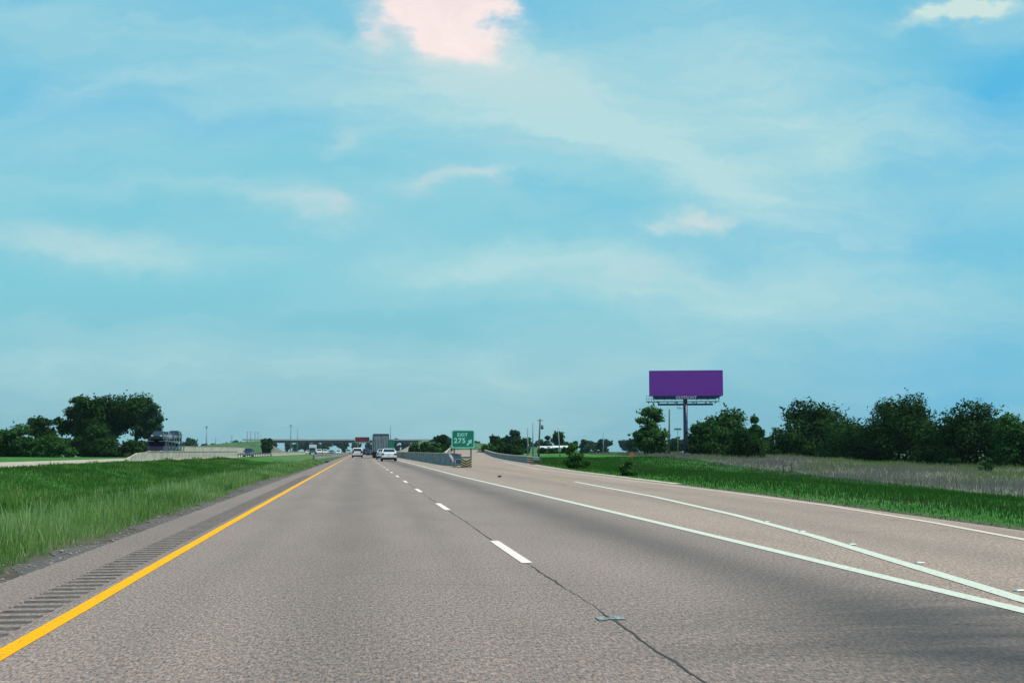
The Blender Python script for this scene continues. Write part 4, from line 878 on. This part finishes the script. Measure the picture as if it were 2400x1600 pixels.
def car(kind, colour, loc, label, rz=0, group='vehicles on the highway', name=None):
    S = SPECS[kind]; e = empty(name or {'sedan': 'sedan_car', 'suv': 'suv_car', 'pickup': 'pickup_truck'}[kind], loc, label, {'sedan': 'car', 'suv': 'suv', 'pickup': 'pickup truck'}[kind], group, rz)
    P = PAINT[colour]; mb = MB(); secs = []
    for (y, zl, zt, w) in S['body']:
        secs.append([(-w*.86, y, zl), (-w*.98, y, zl+.16), (-w, y, (zl+zt)/2), (-w*.96, y, zt-.1), (-w*.82, y, zt), (w*.82, y, zt), (w*.96, y, zt-.1), (w, y, (zl+zt)/2), (w*.98, y, zl+.16), (w*.86, y, zl)])
    mb.loft(secs); b = mb.build('body', P, e)
    gh = S['gh']; wb, wt = S['gw']; zmin = gh[0][1]
    mb = MB(); q = lambda side, k, inn=0: (side*((wb if k in (0, 3) else wt)-inn), gh[k][0], gh[k][1])
    mb.loft([[(-wb, gh[0][0], gh[0][1]-.08), (-wt, gh[1][0], gh[1][1]-.03), (-wt, gh[2][0], gh[2][1]-.03), (-wb, gh[3][0], gh[3][1]-.05)], [(wb, gh[0][0], gh[0][1]-.08), (wt, gh[1][0], gh[1][1]-.03), (wt, gh[2][0], gh[2][1]-.03), (wb, gh[3][0], gh[3][1]-.05)]]); mb.build('window', m_glass, e)
    mb = MB(); y1, z1 = gh[1]; y2, z2 = gh[2]
    mb.loft([[(-wt-.05, y1-.06, z1-.10), (wt+.05, y1-.06, z1-.10), (wt*.8, y1+.04, z1+.01), (-wt*.8, y1+.04, z1+.01)], [(-wt-.05, y2+.10, z2-.10), (wt+.05, y2+.10, z2-.10), (wt*.8, y2-.06, z2+.01), (-wt*.8, y2-.06, z2+.01)]])
    for sx in (-1, 1):
        for k, m_ in ((0, 1), (3, 2)): mb.tube((sx*wb, gh[k][0], gh[k][1]-.06), (sx*wt, gh[m_][0], gh[m_][1]-.03), .06, .05, 6)
        ym = (gh[1][0]+gh[2][0])/2; mb.tube((sx*(wb+.01), ym, zmin-.05), (sx*wt, ym, z1-.02), .035, .035, 6)
    mb.build('roof', P, e)
    r = S['wr']; hw = S['hw']
    for sx in (-1, 1):
        for wy in S['wy']:
            mb = MB(); mb.tube((sx*(hw-.22), wy, r), (sx*(hw+.012), wy, r), r, r*.96, 18); w_ = mb.build('wheel', m_tyre, e)
            mb = MB(); mb.tube((sx*(hw+.013), wy, r), (sx*(hw+.022), wy, r), r*.6, r*.55, 12); mb.build('rim', m_rim, w_)
    yr = S['body'][0][0]; yf = S['body'][-1][0]; tz0, tz1 = S['tail']
    mb = MB(); mb.box(-hw*.93, hw*.93, yr-.09, yr+.12, .42, .66, bev=.04); mb.build('rear_bumper', P if kind != 'pickup' else m_rim, e)
    mb = MB(); mb.box(-hw*.9, hw*.9, yr-.04, yr+.3, .18, .415, bev=.03); mb.build('lower_valance', m_black, e)
    mb = MB(); mb.box(-hw*.9, hw*.9, yf-.12, yf+.08, .40, .62, bev=.04); mb.build('front_bumper', P, e)
    mb = MB(); mb.box(-hw*.45, hw*.45, yf-.02, yf+.03, .625, .74, bev=.01); mb.build('grille', m_black, e)
    for sx in (-1, 1):
        mb = MB(); mb.box(sx*hw*.80-.15, sx*hw*.80+.15, yr-.035, yr+.25, tz0, tz1, bev=.02); mb.build('tail_light', m_red, e)
        mb = MB(); mb.box(sx*hw*.70-.14, sx*hw*.70+.14, yf-.25, yf+.03, .66, .80, bev=.03); mb.build('headlight', m_head, e)
        mb = MB(); mb.box(sx*(hw+.05)-.07, sx*(hw+.05)+.07, gh[3][0]-.38, gh[3][0]-.22, zmin+.02, zmin+.17, bev=.03); mb.build('mirror', P, e)
    mb = MB(); mb.box(-.16, .16, yr-.11, yr-.093, .70 if kind == 'sedan' else .72, .82 if kind == 'sedan' else .84); mb.build('number_plate', m_plate, e)
    return e
def on(px, d): p = pt(px, 1056, d); return (p.x, p.y, 0)
car('sedan', 'white', on(911, 145), 'white sedan nearest to the viewer in the right lane')
car('sedan', 'silver', on(897, 176), 'silver sedan half hidden behind the white sedan')
car('suv', 'white', on(837.5, 222), 'white SUV driving ahead in the left lane')
car('suv', 'black', on(857.5, 330), 'dark SUV left of the trailer, far ahead')
car('sedan', 'navy', on(868, 300), 'dark sedan close to the left side of the trailer')
# semi trailer
sx_, sy__, _ = on(893, 206)
e = empty('semi_truck', (sx_, sy__, 0), 'grey box trailer truck seen from behind in the right lane', 'truck', 'vehicles on the highway')
mt = mat('trailer_grey', (.22, .25, .27), .5, .12, 1); mtd = mat('trailer_frame', (.05, .065, .085), .5, .1)
mb = MB(); mb.box(-1.3, 1.3, .06, 15.5, 1.1, 4.0, bev=.03); mb.build('trailer_box', mt, e)
for sx in (-1, 1):
    mb = MB(); x0_, x1_ = (.06, 1.17) if sx > 0 else (-1.17, -.06); mb.box(x0_, x1_, 0, .056, 1.25, 3.72, bev=.01); mb.build('rear_door', mt, e)
    mb = MB(); mb.tube((sx*.42, -.03, 1.2), (sx*.42, -.03, 3.7), .025); mb.tube((sx*.9, -.03, 1.2), (sx*.9, -.03, 3.7), .025); mb.build('lock_rod', m_galv, e)
mb = MB(); mb.box(-1.3, 1.3, -.02, .057, 3.73, 4.02); mb.box(-1.3, -1.18, -.02, .057, 1.1, 3.727); mb.box(1.18, 1.3, -.02, .057, 1.1, 3.727); mb.box(-.055, .055, 0, .056, 2.4, 3.727); mb.box(-1.178, 1.178, -.02, .057, 1.1, 1.245); mb.build('door_frame', mtd, e)
mb = MB(); mb.box(-1.25, 1.25, -.02, .1, .5, .62); 
for x in (-.5, .5): mb.box(x-.05, x+.05, 0, .1, .623, 1.095)
mb.build('bumper_guard', m_black, e)
for sx in (-1, 1):
    mb = MB(); mb.box(sx*1.02-.14, sx*1.02+.14, -.045, -.022, 1.13, 1.22); mb.build('tail_light', m_red, e)
    for y in (1.2, 2.5, 12.4): mb = MB(); mb.tube((sx*.7, y, .5), (sx*1.28, y, .5), .5, .5, 18); mb.build('wheel', m_tyre, e)
    mb = MB(); mb.box(sx*.95-.3, sx*.95+.3, .5, .54, .25, 1.0); mb.build('mud_flap', m_black, e)
mb = MB(); mb.box(-1.2, 1.2, 14.8, 18.3, .6, 1.09, bev=.05); mb.box(-1.2, 1.2, 15.8, 18, 1.093, 3.4, bev=.1); mb.build('tractor_cab', PAINT['white'], e)

# oncoming traffic
car('suv', 'navy', on(583, 255), 'dark navy SUV coming on the opposite road', math.pi)
car('sedan', 'white', on(722, 470), 'white sedan under the left span of the overpass', math.pi)
car('pickup', 'white', on(748, 430), 'white pickup right of the white box truck', math.pi)
car('suv', 'white', on(762, 450), 'white SUV beside the white pickup under the overpass', math.pi)
car('sedan', 'white', on(793, 430), 'white sedan nearest the median parapet end', math.pi)
car('suv', 'silver', on(816, 480), 'silver SUV left of the leading white SUV', math.pi)
car('sedan', 'grey', on(777, 420), 'grey sedan between the white cars under the overpass', math.pi)
car('sedan', 'black', on(690, 440), 'dark sedan leftmost beneath the overpass', math.pi)
q = on(733, 440)
e = empty('box_truck', q, 'white box truck coming from under the overpass', 'truck', 'vehicles on the highway', math.pi)
mb = MB(); mb.box(-1.2, 1.2, -4, 1.6, 1.0, 3.4, bev=.05); mb.build('cargo_box', PAINT['white'], e)
mb = MB(); mb.box(-1.05, 1.05, 1.63, 3.6, .5, 2.3, bev=.12); mb.build('cab', PAINT['grey'], e)
mb = MB(); mb.box(-.9, .9, 3.6, 3.66, 1.45, 2.1); mb.build('windshield', m_glass, e)
for sx in (-1, 1):
    for y in (-2.4, 2.7): mb = MB(); mb.tube((sx*.75, y, .45), (sx*1.12, y, .45), .45, .45, 16); mb.build('wheel', m_tyre, e)

# car hauler on the opposite road (front towards the viewer)
hy0 = 186.0; hx = -29.5
e = empty('car_hauler', (hx, hy0, 0), 'car hauler truck coming on the opposite road behind the pale barrier', 'truck', 'vehicles on the highway', 0)
mp_ = mat('hauler_purple', (.022, .012, .055), .35, .1)
mb = MB(); mb.loft([[(-1.15, 0, .75), (1.15, 0, .75), (1.1, 0, 1.7), (-1.1, 0, 1.7)], [(-1.22, 1.3, .6), (1.22, 1.3, .6), (1.2, 1.3, 1.95), (-1.2, 1.3, 1.95)], [(-1.25, 1.5, .6), (1.25, 1.5, .6), (1.2, 1.9, 3.0), (-1.2, 1.9, 3.0)], [(-1.25, 3.8, .6), (1.25, 3.8, .6), (1.2, 3.8, 3.1), (-1.2, 3.8, 3.1)]]); mb.build('cab', mp_, e)
mb = MB(); mb.poly([(-1.0, 1.30, 2.0), (1.0, 1.30, 2.0), (.98, 1.70, 2.75), (-.98, 1.70, 2.75)], (0, -.04, .02)); mb.build('windshield', m_glass, e)
mb = MB(); mb.box(-.5, .5, -.05, -.003, .8, 1.6, bev=.01); mb.build('grille', m_black, e)
mb = MB(); mb.box(-1.2, 1.2, -.25, .0, .35, .72, bev=.05); mb.build('front_bumper', PAINT['white'], e)
for sx in (-1, 1):
    mb = MB(); mb.box(sx*.85-.2, sx*.85+.2, -.06, -.003, .95, 1.2, bev=.02); mb.build('headlight', m_head, e)
    mb = MB(); mb.box(sx*1.45-.08, sx*1.45+.08, 1.4, 1.5, 1.9, 2.6, bev=.02); mb.build('mirror', m_black, e)
    for y in (1.0, 5.0, 6.3, 17.5, 18.9): mb = MB(); mb.tube((sx*.8, y, .5), (sx*1.24, y, .5), .5, .5, 16); mb.build('wheel', m_tyre, e)
mfr = mat('hauler_frame', (.07, .13, .14), .5, .2)
mb = MB(); mb.box(-1.2, 1.2, 4, 21, .85, 1.0)
for sx in (-1, 1):
    mb.box(sx*1.22-.06, sx*1.22+.06, 4, 21, 1.003, 1.25); mb.box(sx*1.22-.05, sx*1.22+.05, .6, 21, 2.55, 2.72)
mb.build('deck', mfr, e)
for sx in (-1, 1):
    for y in (4.2, 7.5, 10.8, 14.2, 17.6, 20.8): mb = MB(); mb.box(sx*1.22-.07, sx*1.22+.07, y-.08, y+.08, 1.253, 2.547); mb.build('upright', mfr, e)
mb = MB(); mb.box(-1.17, -.4, .6, 21, 2.56, 2.66); mb.box(.4, 1.17, .6, 21, 2.56, 2.66); mb.build('upper_deck', mfr, e)
gH = 'cars loaded on the car hauler'
n1 = car('sedan', 'black', (hx, hy0+7.0, 1.0), 'dark sedan on the lower deck of the car hauler, nearest the cab', math.pi, gH)
copy_tree(n1, (hx, hy0+12.2, 1.0), 'dark sedan in the middle of the lower deck of the hauler'); 
car('sedan', 'teal', (hx, hy0+17.6, 1.0), 'teal sedan at the rear of the lower deck of the hauler', math.pi, gH)
copy_tree(n1, (hx, hy0+3.0, 2.66), 'dark sedan carried over the cab of the car hauler')
n2 = car('sedan', 'grey', (hx, hy0+8.2, 2.66), 'grey sedan on the upper deck behind the one over the cab', math.pi, gH)
copy_tree(n1, (hx, hy0+13.3, 2.66), 'dark sedan third along the upper deck of the hauler')
car('suv', 'black', (hx, hy0+18.4, 2.66), 'black SUV at the rear top of the car hauler', math.pi, gH)

# ------------------------------------------------------------------ haze: a closed box of thin air round camera and scene
HZ = 0.45e-4
mb = MB(); mb.box(-1500, 1500, -60, 2600, -2.2, 42)
hm = bpy.data.materials.new('haze_air'); hm.use_nodes = True; t = hm.node_tree; t.nodes.clear()
pv = t.nodes.new('ShaderNodeVolumePrincipled'); pv.inputs['Color'].default_value = (.62, .82, .95, 1); pv.inputs['Density'].default_value = HZ; pv.inputs['Anisotropy'].default_value = .2
mo = t.nodes.new('ShaderNodeOutputMaterial'); t.links.new(pv.outputs[0], mo.inputs['Volume'])
tag(mb.build('haze', hm), 'thin pale blue haze softening the far skyline', 'haze', kind='stuff')
